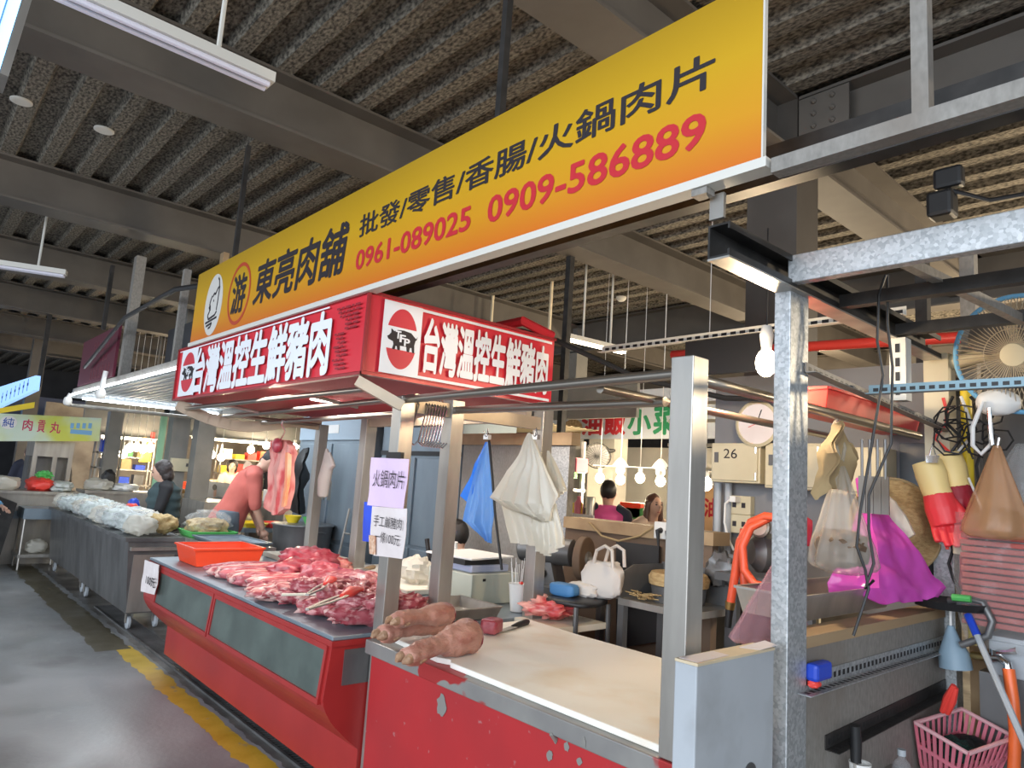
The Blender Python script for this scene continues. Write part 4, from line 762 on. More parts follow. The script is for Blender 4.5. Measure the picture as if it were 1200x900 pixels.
# ---------------------------------------------------------------- right side of the stall
# meter boxes, sockets, clock
def meter(lbl, x0, x1, z0, z1, y0=3.72, num=None):
    tt = T('switch_box', lbl, 'switch box', ((x0+x1)/2, y0+.1, z0))
    MB().box((x0, y0, z0), (x1, y0+.18, z1)).build('case', 'cream', tt, bevel=.004)
    dr = MB().box((x0+.012, y0-.012, z0+.012), (x1-.012, y0, z1-.012)).build('door', 'cream', tt, bevel=.003)
    MB().box((x0+.03, y0-.018, (z0+z1)/2-.0), (x0+.055, y0-.012, (z0+z1)/2+.06)).build('latch', 'steeld', dr)
    for zq in (z0+.04, z1-.04): MB().lathe([(.006, -.02), (.006, .02)], (x1-.02, y0-.014, zq), (0, 0, 1), 8).build('hinge', 'chrome', dr)
    if num: lettering(num, PY(848, 537, y0-.013), PY(864, 526, y0-.013), NY, 'ink', 'lettering', tt, .0)
a, b_ = PY(831, 564, 3.70), PY(889, 519, 3.70)
meter('cream metal switch box marked 26', a.x, b_.x, a.z, b_.z, num='26')
meter('cream metal switch box partly behind the galvanised post', b_.x+.03, b_.x+.36, a.z-.02, b_.z-.0)
meter('cream metal switch box just right of the galvanised post', b_.x+.40, b_.x+.66, a.z-.03, b_.z-.02)
one('backing_panel', MB().box((a.x-.1, 3.91, 1.0), (b_.x+.8, 3.95, 2.3)), 'wallg', 'grey panel carrying the switch boxes and sockets', 'panel')
for i, (u, v, l) in enumerate(((868, 592, 'upper cream wall socket under the box marked 26'), (868, 614, 'lower cream wall socket under the box marked 26'))):
    p = PY(u, v, 3.88); tt = T('wall_socket', l, 'socket', tuple(p)); pl = MB().box(p-Vector((.075, .02, .055)), p+Vector((.075, .03, .055))).build('plate', 'cream', tt, bevel=.004)
    for dx in (-.03, .03): MB().box(p+Vector((dx-.012, -.023, -.015)), p+Vector((dx+.012, -.02, .015))).build('outlet', 'ink', pl)
MB2 = MB().box(PY(855, 588, 3.80), PY(868, 582, 3.86)); one('white_plug', MB2, 'white', 'white plug adapter in the upper cream wall socket', 'plug')
one('white_cable', MB().tube([PY(856, 585, 3.82), PY(850, 590, 3.8), PY(849, 612, 3.8), PY(853, 630, 3.8), PY(860, 645, 3.8)], .007, 6), 'white', 'white cable looping down from the wall socket', 'cable', smooth=True)
p = PY(889, 497, 3.72); tt = T('wall_clock', 'round pale wall clock above the switch boxes', 'clock', tuple(p))
MB().lathe([(.13, 0), (.135, .02), (.12, .03), (.115, .02)], p, NY, 32).build('rim', 'cream', tt, True); MB().lathe([(.116, 0), (.116, .021)], p, NY, 32).build('face', 'paper', tt)
MB().bar(p+Vector((0, -.024, 0)), p+Vector((-.06, -.024, .03)), .008, .003).bar(p+Vector((0, -.024, 0)), p+Vector((.03, -.024, .08)), .006, .003).build('hands', 'ink', tt); MB().bar(p+Vector((-.05, -.025, -.02)), p+Vector((.03, -.025, .012)), .004, .002).build('second_hand', 'redp', tt)
# grey conduits
for u0, l in ((842, 'grey conduit pipe left below the box marked 26'), (854, 'grey conduit pipe right below the box marked 26')):
    q = PY(u0, 566, 3.86); one('conduit', MB().tube([q, (q.x, q.y, .9)], .022, 10), 'greyp', l, 'pipe', smooth=True)
# pressure unit with hose
c0 = PY(902, 648, 3.4); tt = T('water_pump', 'dark pump unit with round gauge behind the orange hose', 'pump', (c0.x, c0.y, c0.z-.3))
MB().lathe([(.02, -.12), (.09, -.10), (.10, .06), (.06, .10)], c0, (-.6, -.8, 0), 20).build('motor', 'steeld', tt, True); p = PY(893, 617, 3.34); MB().lathe([(.05, 0), (.055, .03), (.045, .035)], p, NY, 20).build('gauge', 'steel', tt, True); MB().lathe([(.044, 0), (.044, .037)], p, NY, 20).build('gauge_face', 'paper', tt)
MB().box((c0.x-.25, c0.y-.1, c0.z-.16), (c0.x+.25, c0.y+.15, c0.z-.12)).build('bracket', 'steeld', tt)
for dx in (-.2, .2): MB().box((c0.x+dx-.02, c0.y, 0), (c0.x+dx+.02, c0.y+.04, c0.z-.16)).build('leg', 'steeld', tt)
hp_ = lambda L_: [PY(u, v, y) for u, v, y in L_]
one('orange_hose', MB().tube(hp_([(856, 708, 3.2), (861, 675, 3.2), (867, 635, 3.2), (880, 612, 3.2), (897, 605, 3.2), (925, 607, 3.22), (930, 630, 3.25), (905, 606, 3.22), (880, 618, 3.18), (870, 640, 3.16), (872, 668, 3.16), (884, 684, 3.16), (902, 690, 3.18), (935, 690, 3.2)]), .021, 10), 'hoser', 'coiled orange red hose hanging in front of the pump', 'hose', smooth=True)
one('hose_tail', MB().tube(hp_([(872, 620, 3.24), (868, 650, 3.24), (873, 690, 3.22), (878, 704, 3.2)]), .020, 10), 'hoser', 'short orange red hose end hanging inside the coil', 'hose', smooth=True)
tt = T('hose_nozzle', 'brass and black nozzle on the orange hose end', 'nozzle', tuple(PY(855, 712, 3.2))); MB().tube(hp_([(856, 705, 3.2), (855, 714, 3.2)]), [.026, .022], 10).build('coupling', 'brass', tt, True); MB().tube(hp_([(855, 713, 3.2), (853, 735, 3.2)]), [.020, .016], 10).build('grip', 'black', tt, True)
one('wire_wool', MB().blob(PY(847, 668, 3.5), (.10, .06, .09), 0, 3, .4, 4, 1, 20), 'foodw' if False else 'steeld', 'dark bag of wire scrubbers beside the hose', 'bag', smooth=True)
# rail things: red crate, cloth, white bag
tray('crate', 'flat red plastic crate lying up on the rails', 'crate', -1.45, 2.80, -1.245, 3.85, 1.92, .095, .008, 'redp', .02, .012)
one('beige_cloth', MB().sheet([[PX(974, 498, -1.16), PX(982, 494, -1.13), PX(990, 500, -1.16)], [PX(966, 530, -1.16), PX(982, 530, -1.08), PX(1000, 530, -1.16)], [PX(963, 585, -1.16), PX(985, 570, -1.10), PX(1003, 582, -1.16)]], .012, .03, 9, 3, 6, 6), 'kraft', 'beige cloth draped over the rail above the white bag', 'cloth', smooth=True)
def hang_bag(name, lbl, top, bot, prof, m, folds=9, amp=.14, flat=.7, seed=0, n=54, axis=(1, 0, 0), content=None, grp=None, handles=None):
    """pinched bag; prof = [(fraction down, radius)]"""
    top, bot = Vector(top), Vector(bot); ax = Vector(axis).normalized(); d = bot-top; ay = d.cross(ax).normalized(); b = MB(); vs = []; rows = []
    K = 22
    for i in range(K+1):
        f = i/K; j = 0
        while j < len(prof)-2 and f > prof[j+1][0]: j += 1
        (f0, r0), (f1, r1) = prof[j], prof[j+1]; s = min(1, max(0, (f-f0)/(f1-f0))); r = r0+(r1-r0)*s
        for k_ in range(n):
            a_ = 2*pi*k_/n; w_ = 1 + amp*(sin(folds*a_+seed+1.5*sin(3*f))*(1-.5*f) + .6*noise.noise(Vector((cos(a_)*2, sin(a_)*2, f*4+seed))))
            vs.append(top + d*f + ax*(r*w_*cos(a_)) + ay*(r*w_*flat*sin(a_)))
    fs = [(i*n+k_, i*n+(k_+1) % n, (i+1)*n+(k_+1) % n, (i+1)*n+k_) for i in range(K) for k_ in range(n)] + [tuple(range(n))[::-1], tuple(K*n+k_ for k_ in range(n))]
    tt = T(name, lbl, 'bag', tuple(bot), grp); b.add(vs, fs).build('film', m, tt, 'all')
    for pts, r in handles or []: MB().tube(pts, r, 6).build('handle', m, tt, True)
    for c_, r, m_, sd in content or []: MB().blob(c_, r, .3*sd, sd, .25, 3, .8, 22).build('contents', m_, tt, True)
    return tt
t0 = PX(986, 546, -1.13); b0 = PX(988, 671, -1.15)
hang_bag('carrier_bag', 'translucent white carrier bag of brown goods hanging from the rail', t0, b0, [(0, .015), (.12, .035), (.45, .085), (.75, .135), (.92, .148), (.97, .13), (1, .08)], 'cbagw', 11, .10, .75, 1, axis=(0, 1, 0),
         content=[(b0+Vector((.0, -.03, .09)), (.095, .105, .065), 'wooddk', 1), (b0+Vector((.0, .045, .075)), (.07, .07, .055), 'wooddk', 2), (b0+Vector((.0, -.06, .06)), (.06, .05, .04), 'wooddk', 4)],
         handles=[([t0, PX(979, 520, -1.14), PX(976, 500, -1.17), PX(980, 492, -1.2)], .007), ([t0, PX(990, 525, -1.13), PX(983, 500, -1.15), PX(980, 491, -1.2)], .007)])
# magenta sheet, clear roll, straw hat
one('magenta_bag', MB().sheet([[PY(1002, 562, 3.2), PY(1006, 560, 3.2), PY(1012, 566, 3.2)], [PY(1006, 595, 3.15), PY(1020, 598, 3.08), PY(1040, 600, 3.2)], [PY(985, 655, 3.02), PY(1030, 650, 3.0), PY(1072, 642, 3.22)], [PY(970, 682, 2.95), PY(1030, 690, 2.95), PY(1108, 690, 3.3)], [PY(972, 694, 2.95), PY(1040, 706, 2.98), PY(1098, 702, 3.25)]], .004, .014, 11, 5, 16, 10, 3, .022), 'magenta', 'big shiny magenta plastic bag hanging behind the white carrier bag', 'bag', smooth=True)
one('clear_bag', MB().sheet([[PY(1010, 562, 3.28), PY(1024, 560, 3.28)], [PY(1028, 590, 3.27), PY(1050, 588, 3.27)], [PY(1052, 640, 3.26), PY(1070, 626, 3.28)]], .02, .03, 8, 2, 8, 8), 'wbag', 'crumpled clear plastic bag between the magenta bag and straw hat', 'bag', smooth=True)
p = PY(1050, 616, 3.38); tt = T('straw_hat', 'round straw hat hanging behind the magenta bag', 'hat', tuple(p)); nx = Vector((.75, -.62, .1))
MB().lathe([(.21, -.006), (.212, 0), (.14, .012), (.10, .05), (.06, .07), (.01, .075)], p, nx, 40).build('brim_and_crown', 'straw', tt, True); MB().ring(p+nx*.002, nx, .208, .006, 40, 6).build('edge_binding', 'kraft', tt, True)
one('frying_pan', MB().lathe([(.20, 0), (.225, .03), (.20, .025), (.1, .01)], PY(1072, 640, 3.50), (.7, -.7, 0), 30), 'black', 'dark pan hanging behind the straw hat', 'pan', smooth=True)
one('dark_screen', MB().box(PY(1055, 600, 3.9), PY(1098, 520, 3.93)), 'glassw', 'dark window pane panel behind the rubber gloves', 'panel')
for i in range(4):
    q = PY(1010+9*i, 515, 3.0); one('hanging_utensil', MB().tube([q, q-Vector((0, 0, .16))], .006, 6).box(q-Vector((.014, .004, .30)), q-Vector((-.014, -.004, .15))), 'steeld', 'dark flat kitchen utensil hanging below the crate, %s from the left' % ORD[i], 'utensil', 'utensils hanging below the crate')
# steel pan on the partition, pink clear bag
tray('steel_pan', 'long shallow steel pan lying behind the wooden top rail', 'tray', -1.42, 2.42, -1.17, 3.25, 1.135, .09, .005, 'steel', .02, .008)
hang_bag('clear_bag', 'pale pink translucent plastic bag slumped behind the galvanised post', PX(913, 652, -1.28), PX(903, 752, -1.28), [(0, .01), (.3, .06), (.7, .13), (.95, .17), (1, .15)], 'pbag', 13, .10, .5, 3, axis=(.3, .95, 0))
one('red_cloth', MB().sheet([[PX(944, 605, -1.3), PX(953, 610, -1.3)], [PX(944, 640, -1.3), PX(953, 640, -1.3)]], .02, .01, 8), 'redp', 'small red cloth hanging just right of the galvanised post', 'cloth', smooth=True)
# black wire hooks hanging from purlin
for i, L_ in enumerate(([(1060, 322, 2.40), (1052, 345, 2.40), (1050, 400, 2.40), (1057, 440, 2.4), (1042, 530, 2.38), (1030, 600, 2.36), (1026, 640, 2.35), (1036, 668, 2.34), (1040, 690, 2.33), (1022, 745, 2.3)], [(1062, 322, 2.42), (1062, 380, 2.42), (1068, 430, 2.42), (1066, 520, 2.4), (1040, 580, 2.38), (1040, 620, 2.37), (1046, 660, 2.35), (1036, 690, 2.33), (1046, 680, 2.33)])):
    sh = 22
    one('hanging_wire', MB().tube([PY(u-sh, v, y) for u, v, y in L_], .0045, 6), 'black', ['thin black wire hanging from the purlin down to the partition', 'second thin black wire twisted round the longer hanging wire'][i], 'wire', smooth=True)
# rubber gloves
def glove(lbl, c, s, m1, m2, yaw, seed):
    tt = T('rubber_glove', lbl, 'glove', tuple(c)); M4 = Matrix.Translation(c) @ Euler((0, -.16, 0)).to_matrix().to_4x4() @ Euler((0, 0, yaw)).to_matrix().to_4x4() @ Matrix.Scale(s, 4)
    MB().tube([(-.012, 0, .0), (-.005, 0, -.05), (.0, 0, -.11), (.006, 0, -.135)], [.052, .056, .050, .050], 18).xf(Matrix.Scale(1, 4)).xf(M4).build('cuff', m1, tt, True)
    b = MB().tube([(.004, 0, -.125), (.008, 0, -.18), (.014, 0, -.245)], [.051, .059, .055], 16)
    for k_, (dx, L_) in enumerate(((-.040, .085), (-.014, .105), (.013, .108), (.039, .09))):
        b.tube([(.014+dx, 0, -.225), (.014+dx*1.08, -.012, -.265), (.018+dx*1.15, -.035, -.225-L_*.95)], [.0145, .0135, .0115], 10)
    b.tube([(.045, -.01, -.16), (.072, -.025, -.205), (.076, -.04, -.255)], [.02, .0165, .013], 10)
    b.organic(.0045, 2); b.xf(M4).build('hand', m2, tt, 'all'); return tt
glove('front yellow and red rubber glove clipped to the cream post', PY(1090, 541, 3.35), 1.10, 'glovey', 'glover', .35, 1)
glove('rear rubber glove with dark red hand behind the front glove', PY(1112, 533, 3.44), 1.12, 'glovey', 'gloverd', -.5, 2)
p = PY(1093, 537, 3.28); one('bulldog_clip', MB().box(p-Vector((.022, .014, .02)), p+Vector((.022, .014, .012))).tube([p+Vector((-.012, 0, .01)), p+Vector((0, 0, .06)), p+Vector((.012, 0, .01))], .004, 6), 'chrome', 'metal clip holding the front rubber glove', 'clip')
# fan
c0 = PY(1195, 415, 3.35); fn = Vector((-.10, -.97, -.20)).normalized(); fx, fyv, _ = frame_of(fn); RF = .235
tt = T('wall_fan', 'old wall fan with blue rimmed wire cage on a cream arm', 'fan', tuple(c0))
MB().ring(c0, fn, RF, .010, 44, 8).build('cage_rim', mat('fan_blue', (.16, .42, .66), .45), tt, True)
b = MB()
for i in range(64):
    a = 2*pi*i/64; dr = fx*cos(a)+fyv*sin(a); b.tube([c0+dr*.045+fn*.07, c0+dr*RF*.6+fn*.06, c0+dr*RF*.93+fn*.025, c0+dr*RF], .0018, 4)
    b.tube([c0+dr*.06-fn*.08, c0+dr*RF*.6-fn*.07, c0+dr*RF], .0018, 4)
b.ring(c0+fn*.066, fn, RF*.45, .0018, 30, 4); b.build('wire_cage', mat('fan_wire', (.50, .42, .30), .5, .3), tt)
MB().lathe([(.05, .062), (.045, .075), (.01, .08)], c0, fn, 20).build('badge_cap', 'cream', tt, True)
for k_ in range(4):
    a0 = k_*pi/2+.4; P = []
    for i in range(9): a = a0+1.1*i/8; P.append((a, .05+.155*min(1, sin(pi*(i+.8)/9)**.4)))
    pts = [c0+(fx*cos(a0)+fyv*sin(a0))*.03] + [c0+(fx*cos(a)+fyv*sin(a))*r+fn*(.03*(a-a0)-.015) for a, r in P]
    MB().prism(pts, fn*.003).build('blade', mat('fan_blade', (.10, .085, .07), .5), tt)
MB().tube([c0-fn*.06, c0-fn*.2], [.06, .05], 16).build('motor', 'cream', tt, True); MB().tube([c0-fn*.17, PY(1165, 412, 3.52), (-1.06, 3.56, c0.z+.02)], .035, 12).build('arm', 'cream', tt, True)
# cables, yellow pole, sockets around the post
one('yellow_pole', MB().tube([(-.96, 3.55, 1.0), (-.97, 3.56, 2.1)], .022, 10), 'yellowp', 'yellow pole standing beside the cream post', 'pole', smooth=True)
rc = random.Random(5)
for i, (m_, l) in enumerate((('redp', 'red cable running down beside the yellow pole'), ('black', 'black cable tangled around the cream post'), ('white', 'white cable hanging by the yellow pole'), ('rubber', 'dark cable bundle looping under the fan'))):
    x = -1.04+.045*i; pts = [Vector((x+rc.uniform(-.03, .03), 3.46+rc.uniform(-.02, .02), 2.05-.06*k_)) for k_ in range(12+3*(i % 2))]
    one('cable', MB().tube(pts, .007, 6), m_, l, 'cable', smooth=True)
b = MB()
for i in range(9):
    o = PY(1108+rc.uniform(0, 60), 470+rc.uniform(0, 40), 3.4); b.tube([o+Vector((.06*cos(q*.9+i), .02*sin(q), .06*sin(q*.9+i)-.008*q)) for q in range(9)], .004, 5)
one('cable_tangle', b, 'black', 'tangle of thin black wires below the perforated bar', 'cable', smooth=True)
p = PY(1128, 630, 3.45); tt = T('socket_box', 'cream trunking socket low on the post beside a dangling plug', 'socket', tuple(p)); MB().box(p-Vector((.03, .03, .07)), p+Vector((.05, .03, .10))).build('box', 'cream', tt, bevel=.004); MB().box(p+Vector((.03, -.05, .02)), p+Vector((.06, -.03, .05))).build('plug', 'white', tt)
one('red_cable', MB().tube(hp_([(1130, 648, 3.48), (1131, 670, 3.48), (1128, 690, 3.5)]), .02, 8), 'gloverd', 'dark red pipe below the cream trunking socket', 'pipe', smooth=True)
tt = T('dangling_plug', 'red and white plug dangling on a thin cable', 'plug', tuple(PY(1155, 660, 3.4))); MB().tube(hp_([(1135, 560, 3.42), (1148, 590, 3.4), (1158, 625, 3.4), (1154, 645, 3.4)]), .005, 6).build('cord', 'white', tt, True); MB().tube(hp_([(1154, 645, 3.4), (1154, 654, 3.4)]), [.008, .016], 10).build('red_neck', 'redp', tt, True); MB().tube(hp_([(1154, 654, 3.4), (1154, 668, 3.4)]), [.018, .014], 10).build('white_body', 'white', tt, True)
one('white_cable_loop', MB().tube(hp_([(1152, 470, 3.3), (1140, 500, 3.3), (1140, 522, 3.3), (1150, 532, 3.3), (1162, 520, 3.3), (1160, 495, 3.3)]), .009, 8), 'white', 'white cable loop hanging left of the orange bag hook', 'cable', smooth=True)
one('meat_hook', MB().tube(hp_([(1159, 478, 3.28), (1160, 505, 3.28), (1163, 522, 3.28), (1170, 524, 3.26), (1172, 513, 3.26)]), .008, 8), 'chrome', 'big steel hook carrying the orange bag', 'hook', smooth=True)
one('white_ladle', MB().blob(PY(1170, 472, 3.36), (.08, .04, .055), .3, 4, .1, 2, 1, 22), 'white', 'white rounded plastic scoop under the fan', 'scoop', smooth=True)
t0 = PY(1168, 522, 3.26); b0 = PY(1168, 630, 3.28)
hang_bag('orange_bag', 'orange tinted plastic bag hanging on the big steel hook', t0, b0, [(0, .012), (.1, .024), (.5, .072), (.85, .115), (.95, .12), (1, .10)], 'obag', 9, .07, .7, 4, content=[(b0+Vector((.02, 0, .06)), (.07, .05, .055), 'wooddk', 3)])
hang_bag('clear_bag', 'clear plastic bag hanging at the right edge behind the orange bag', PY(1198, 520, 3.42), PY(1198, 700, 3.42), [(0, .02), (.2, .08), (.6, .12), (1, .1)], 'cbag', 9, .1, .7, 6)
tt = T('tray_stack', 'stack of dull red trays wrapped in clear film', 'stack', tuple(PY(1182, 738, 3.42))); q = PY(1182, 735, 3.42)
for i in range(16): MB().box((q.x-.135+.004*(i % 2), q.y-.1, q.z+.026*i), (q.x+.22, q.y+.12, q.z+.026*i+.02)).build('tray', 'redbag', tt, bevel=.003)
MB().sheet([[(q.x-.15, q.y-.115, q.z+.44), (q.x+.24, q.y-.115, q.z+.44)], [(q.x-.16, q.y-.125, q.z+.2), (q.x+.24, q.y-.12, q.z+.2)], [(q.x-.12, q.y-.12, q.z-.08), (q.x+.24, q.y-.12, q.z-.08)]], .003, .02, 9, 2, 8, 8).build('film_wrap', 'wrap', tt, True)
# under the tray stack: boxes and wall
a = PY(1125, 690, 3.75)
one('wooden_board', MB().box((-1.02, 3.70, .0), (-.60, 3.74, 1.32)), 'wood', 'raw brown wooden board standing behind the faucet', 'board')
tt = T('storage_box', 'grey lidded storage box under the stack of red trays', 'box', (-.66, 3.5, 1.0)); MB().box((-.86, 3.36, .93), (-.45, 3.66, 1.06)).build('box', 'greyp', tt, bevel=.006); MB().box((-.87, 3.35, 1.06), (-.44, 3.67, 1.08)).build('lid', 'greyp', tt, bevel=.004)
one('dark_cabinet', MB().box((-.90, 3.38, 0), (-.2, 3.95, .93)), 'steeld', 'dark grey cabinet in the right corner under the storage box', 'cabinet')
one('metal_screen', MB().box((-.2, 2.9, 0), (-.17, 4.1, 1.9)), 'steeld', 'dull metal side panel at the right edge', 'panel')
one('back_panel', MB().box((-1.0, 4.0, 1.0), (.5, 4.05, 2.05)), 'steeld', 'grey back panel behind the fan and hanging bags', 'panel')
tt = T('faucet', 'chrome tap with lever on the wooden board', 'tap', tuple(PY(1160, 770, 3.4)))
MB().tube(hp_([(1140, 768, 3.36), (1160, 771, 3.33)]), .016, 10).build('pipe', 'brass', tt, True); MB().tube(hp_([(1160, 771, 3.33), (1172, 771, 3.31), (1181, 778, 3.30), (1182, 785, 3.30)]), [.02, .017, .016, .017], 10).build('spout', 'chrome', tt, True); MB().tube(hp_([(1167, 769, 3.32), (1168, 762, 3.32)]), [.016, .022], 10).build('valve', 'chrome', tt, True); MB().tube(hp_([(1168, 764, 3.31), (1180, 764, 3.30), (1192, 763, 3.30)]), [.010, .009, .014], 8).build('lever', 'chrome', tt, True)
one('tap_hose', MB().tube(hp_([(1182, 784, 3.30), (1187, 820, 3.28), (1190, 860, 3.27), (1188, 905, 3.27)]) + [Vector((-.77, 3.25, .05))], .021, 10), 'hose', 'orange hose hanging down from the chrome tap', 'hose', smooth=True)
tt = T('mop', 'thin grey mop pole with blue top leaning by the tap', 'mop', (-.6, 3.2, 0)); m0, m1 = PY(1134, 720, 3.30), PY(1200, 870, 3.15); MB().tube([m0+(m1-m0)*.16, m1+(m1-m0)*1.1], .012, 8).build('pole', 'greyp', tt, True); MB().tube([m0, m0+(m1-m0)*.18], .015, 8).build('blue_grip', 'bluep', tt, True)
tt = T('bent_handle', 'grey bent metal handle with bright green tag', 'handle', tuple(PY(1140, 720, 3.3))); MB().tube(hp_([(1112, 704, 3.32), (1140, 703, 3.3), (1152, 706, 3.3), (1163, 728, 3.3), (1158, 745, 3.3), (1138, 752, 3.3), (1126, 756, 3.3)]), .014, 10).build('tube', 'steeld', tt, True); MB().tube(hp_([(1116, 700, 3.28), (1138, 702, 3.28)]), .014, 8).build('green_tag', 'greenp', tt)
one('black_pan', MB().lathe([(.02, 0), (.12, .01), (.135, .04), (.12, .035), (.02, .02)], PY(1112, 709, 3.30)-Vector((0, 0, .02)), (0, 0, 1), 24), 'black', 'black shallow pan at the end of the wooden rail', 'pan', smooth=True)
tt = T('hand_brush', 'grey blue plastic dustpan brush hanging from a cord on the partition', 'brush', tuple(PY(1120, 785, 3.36))); MB().tube(hp_([(1114, 700, 3.34), (1114, 735, 3.34)]), .005, 6).build('cord', 'white', tt); MB().tube(hp_([(1114, 733, 3.34), (1115, 748, 3.34), (1118, 765, 3.34), (1120, 783, 3.34)]), [.012, .03, .055, .06], 14).build('body', mat('grey_blue_plastic', (.24, .34, .42), .5), tt, True)
# on the angle shelves
tt = T('blue_brush', 'bright blue plastic brush on the angle shelf by the galvanised post', 'brush', tuple(PX(960, 795, -1.03))); q = PX(960, 787, -1.035)
MB().box(q-Vector((.02, .055, .025)), q+Vector((.02, .055, .03))).build('back', 'bluep', tt, bevel=.012); MB().blob(q+Vector((0, -.035, -.032)), (.018, .02, .012), 0, 2, .2).build('red_tab', 'redp', tt, True)
tt = T('knife', 'black handled knife standing in the low angle shelf', 'knife', tuple(PX(1003, 880, -1.02))); MB().tube([PX(1002, 850, -1.0), PX(1003, 870, -1.0), PX(1003, 893, -1.0)], [.016, .018, .016], 10).build('handle', 'black', tt, True); MB().box(PX(1003, 893, -1.0)-Vector((.002, .015, .14)), PX(1003, 893, -1.0)+Vector((.002, .015, 0))).build('blade', 'steel', tt)
q = PX(1008, 905, -1.0); one('plastic_cup', MB().lathe([(.026, 0), (.034, .08), (.030, .078), (.022, .01)], q-Vector((0, 0, .05)), (0, 0, 1), 18), 'white', 'white cup rim below the black handled knife', 'cup', smooth=True)
q = PX(1057, 905, -.98); tt = T('glass_bottle', 'small clear glass bottle with grey cap on the lower shelf', 'bottle', tuple(q)); MB().lathe([(.028, -.08), (.030, .02), (.024, .035), (.012, .045), (.012, .055)], q, (0, 0, 1), 16).build('glass', 'cbag', tt, True); MB().lathe([(.014, .055), (.014, .075)], q, (0, 0, 1), 12).build('cap', 'greyp', tt, True)
one('low_shelf', MB().box((-1.06, 2.4, .60), (-.9, 2.9, .625)), 'galvd', 'dull low metal shelf beside the partition', 'shelf')
for i, (u0, v0, u1, v1, L_) in enumerate(((1104, 834, 1118, 803, 'left'), (1110, 836, 1120, 806, 'right'))):
    one('scissor_handle', MB().tube(hp_([(u0, v0, 3.2), ((u0+u1)/2, (v0+v1)/2, 3.18), (u1, v1, 3.17)]), [.010, .017, .010], 8), 'redp', 'red tool handle in the low angle shelf, %s one of two' % L_, 'tool', 'red tool handles', True)
# pink basket
tt = T('basket', 'small pink slatted plastic basket with dark scouring pads', 'basket', tuple(PX(1122, 905, -.9))); q = PX(1125, 893, -.93)
Mq = Matrix.Translation(q) @ Euler((.10, .22, -.25)).to_matrix().to_4x4(); w0, w1, l0, l1, hh = .075, .10, .11, .145, .17
b = MB(); r4 = lambda a_, c_, z_: [Vector((-a_, -c_, z_)), Vector((a_, -c_, z_)), Vector((a_, c_, z_)), Vector((-a_, c_, z_))]
lo, hi = r4(w0, l0, -.04), r4(w1, l1, -.04+hh)
for i in range(4):
    A, B, C_, D_ = lo[i], lo[(i+1) % 4], hi[(i+1) % 4], hi[i]; nS = 8
    for k_ in range(nS+1):
        f = k_/nS; b.bar(A.lerp(B, f), D_.lerp(C_, f), .012, .004, up=(B-A).normalized().cross(Vector((0, 0, 1))))
    for f in (0, .48, 1): b.bar(A.lerp(D_, f), B.lerp(C_, f), .006, .014)
b.prism(lo, (0, 0, .004)); b.xf(Mq).build('slatted_body', 'pinkp', tt)
b = MB()
for i in range(4): b.tube([hi[i], hi[(i+1) % 4]], .008, 8)
b.xf(Mq).build('rim', mat('pink_rim', (.75, .42, .44), .4), tt, True)
for i, (dy, dz, l) in enumerate(((-.05, .06, 'dark green scouring pad at the back of the pink basket'), (.05, .05, 'black scouring pad at the front of the pink basket'))):
    one('scouring_pad', MB().blob(Mq @ Vector((0, dy, dz)), (.06, .06, .04), .3, 5+i, .25, 4, .8, 22), ['greenpad', 'black'][i], l, 'scouring pad', smooth=True)
# hanging bulb by the post, black camera, pipes
p = PY(898, 425, 2.75); tt = T('hanging_bulb', 'glowing bare bulb in white shade just behind the galvanised post', 'lamp', tuple(p)); MB().ell(p, (.045, .045, .062), 16).build('bulb', 'bulb', tt, True); MB().lathe([(.02, .05), (.03, .12), (.02, .16)], p, (0, 0, 1), 14).build('socket', 'white', tt, True); MB().tube([p+Vector((0, 0, .15)), p+Vector((0, 0, .6))], .004, 6).build('cord', 'black', tt)
lamp('hanging_bulb_light', 'POINT', p+Vector((-.02, -.06, -.09)), 20, (1, .76, .48), .05)
c0 = PY(1102, 235, 4.0); tt = T('speaker_unit', 'black two part speaker unit fixed up at the roof beam', 'speaker', tuple(c0)); k2 = .78
MB().box(c0+Vector((-.07, -.08, -.13))*k2, c0+Vector((.09, .08, .05))*k2).build('lower_unit', 'black', tt, bevel=.02); MB().box(c0+Vector((-.05, .0, .09))*k2, c0+Vector((.13, .1, .24))*k2).build('upper_unit', 'black', tt, bevel=.02); MB().tube([c0+Vector((.02, .05, .05)), c0+Vector((.03, .06, .1))], .02, 8).build('bracket', 'dark', tt); MB().tube([c0+Vector((.05, .03, .05)), c0+Vector((.2, .1, -.02)), c0+Vector((.6, .2, .0))], .012, 6).build('cable', 'black', tt)
one('wall_conduit', MB().tube([(-2.9, 4.05, 2.52), (-1.0, 4.05, 2.44)], .03, 10), 'redp', 'red horizontal pipe in the dark behind the channel beam', 'pipe', smooth=True)
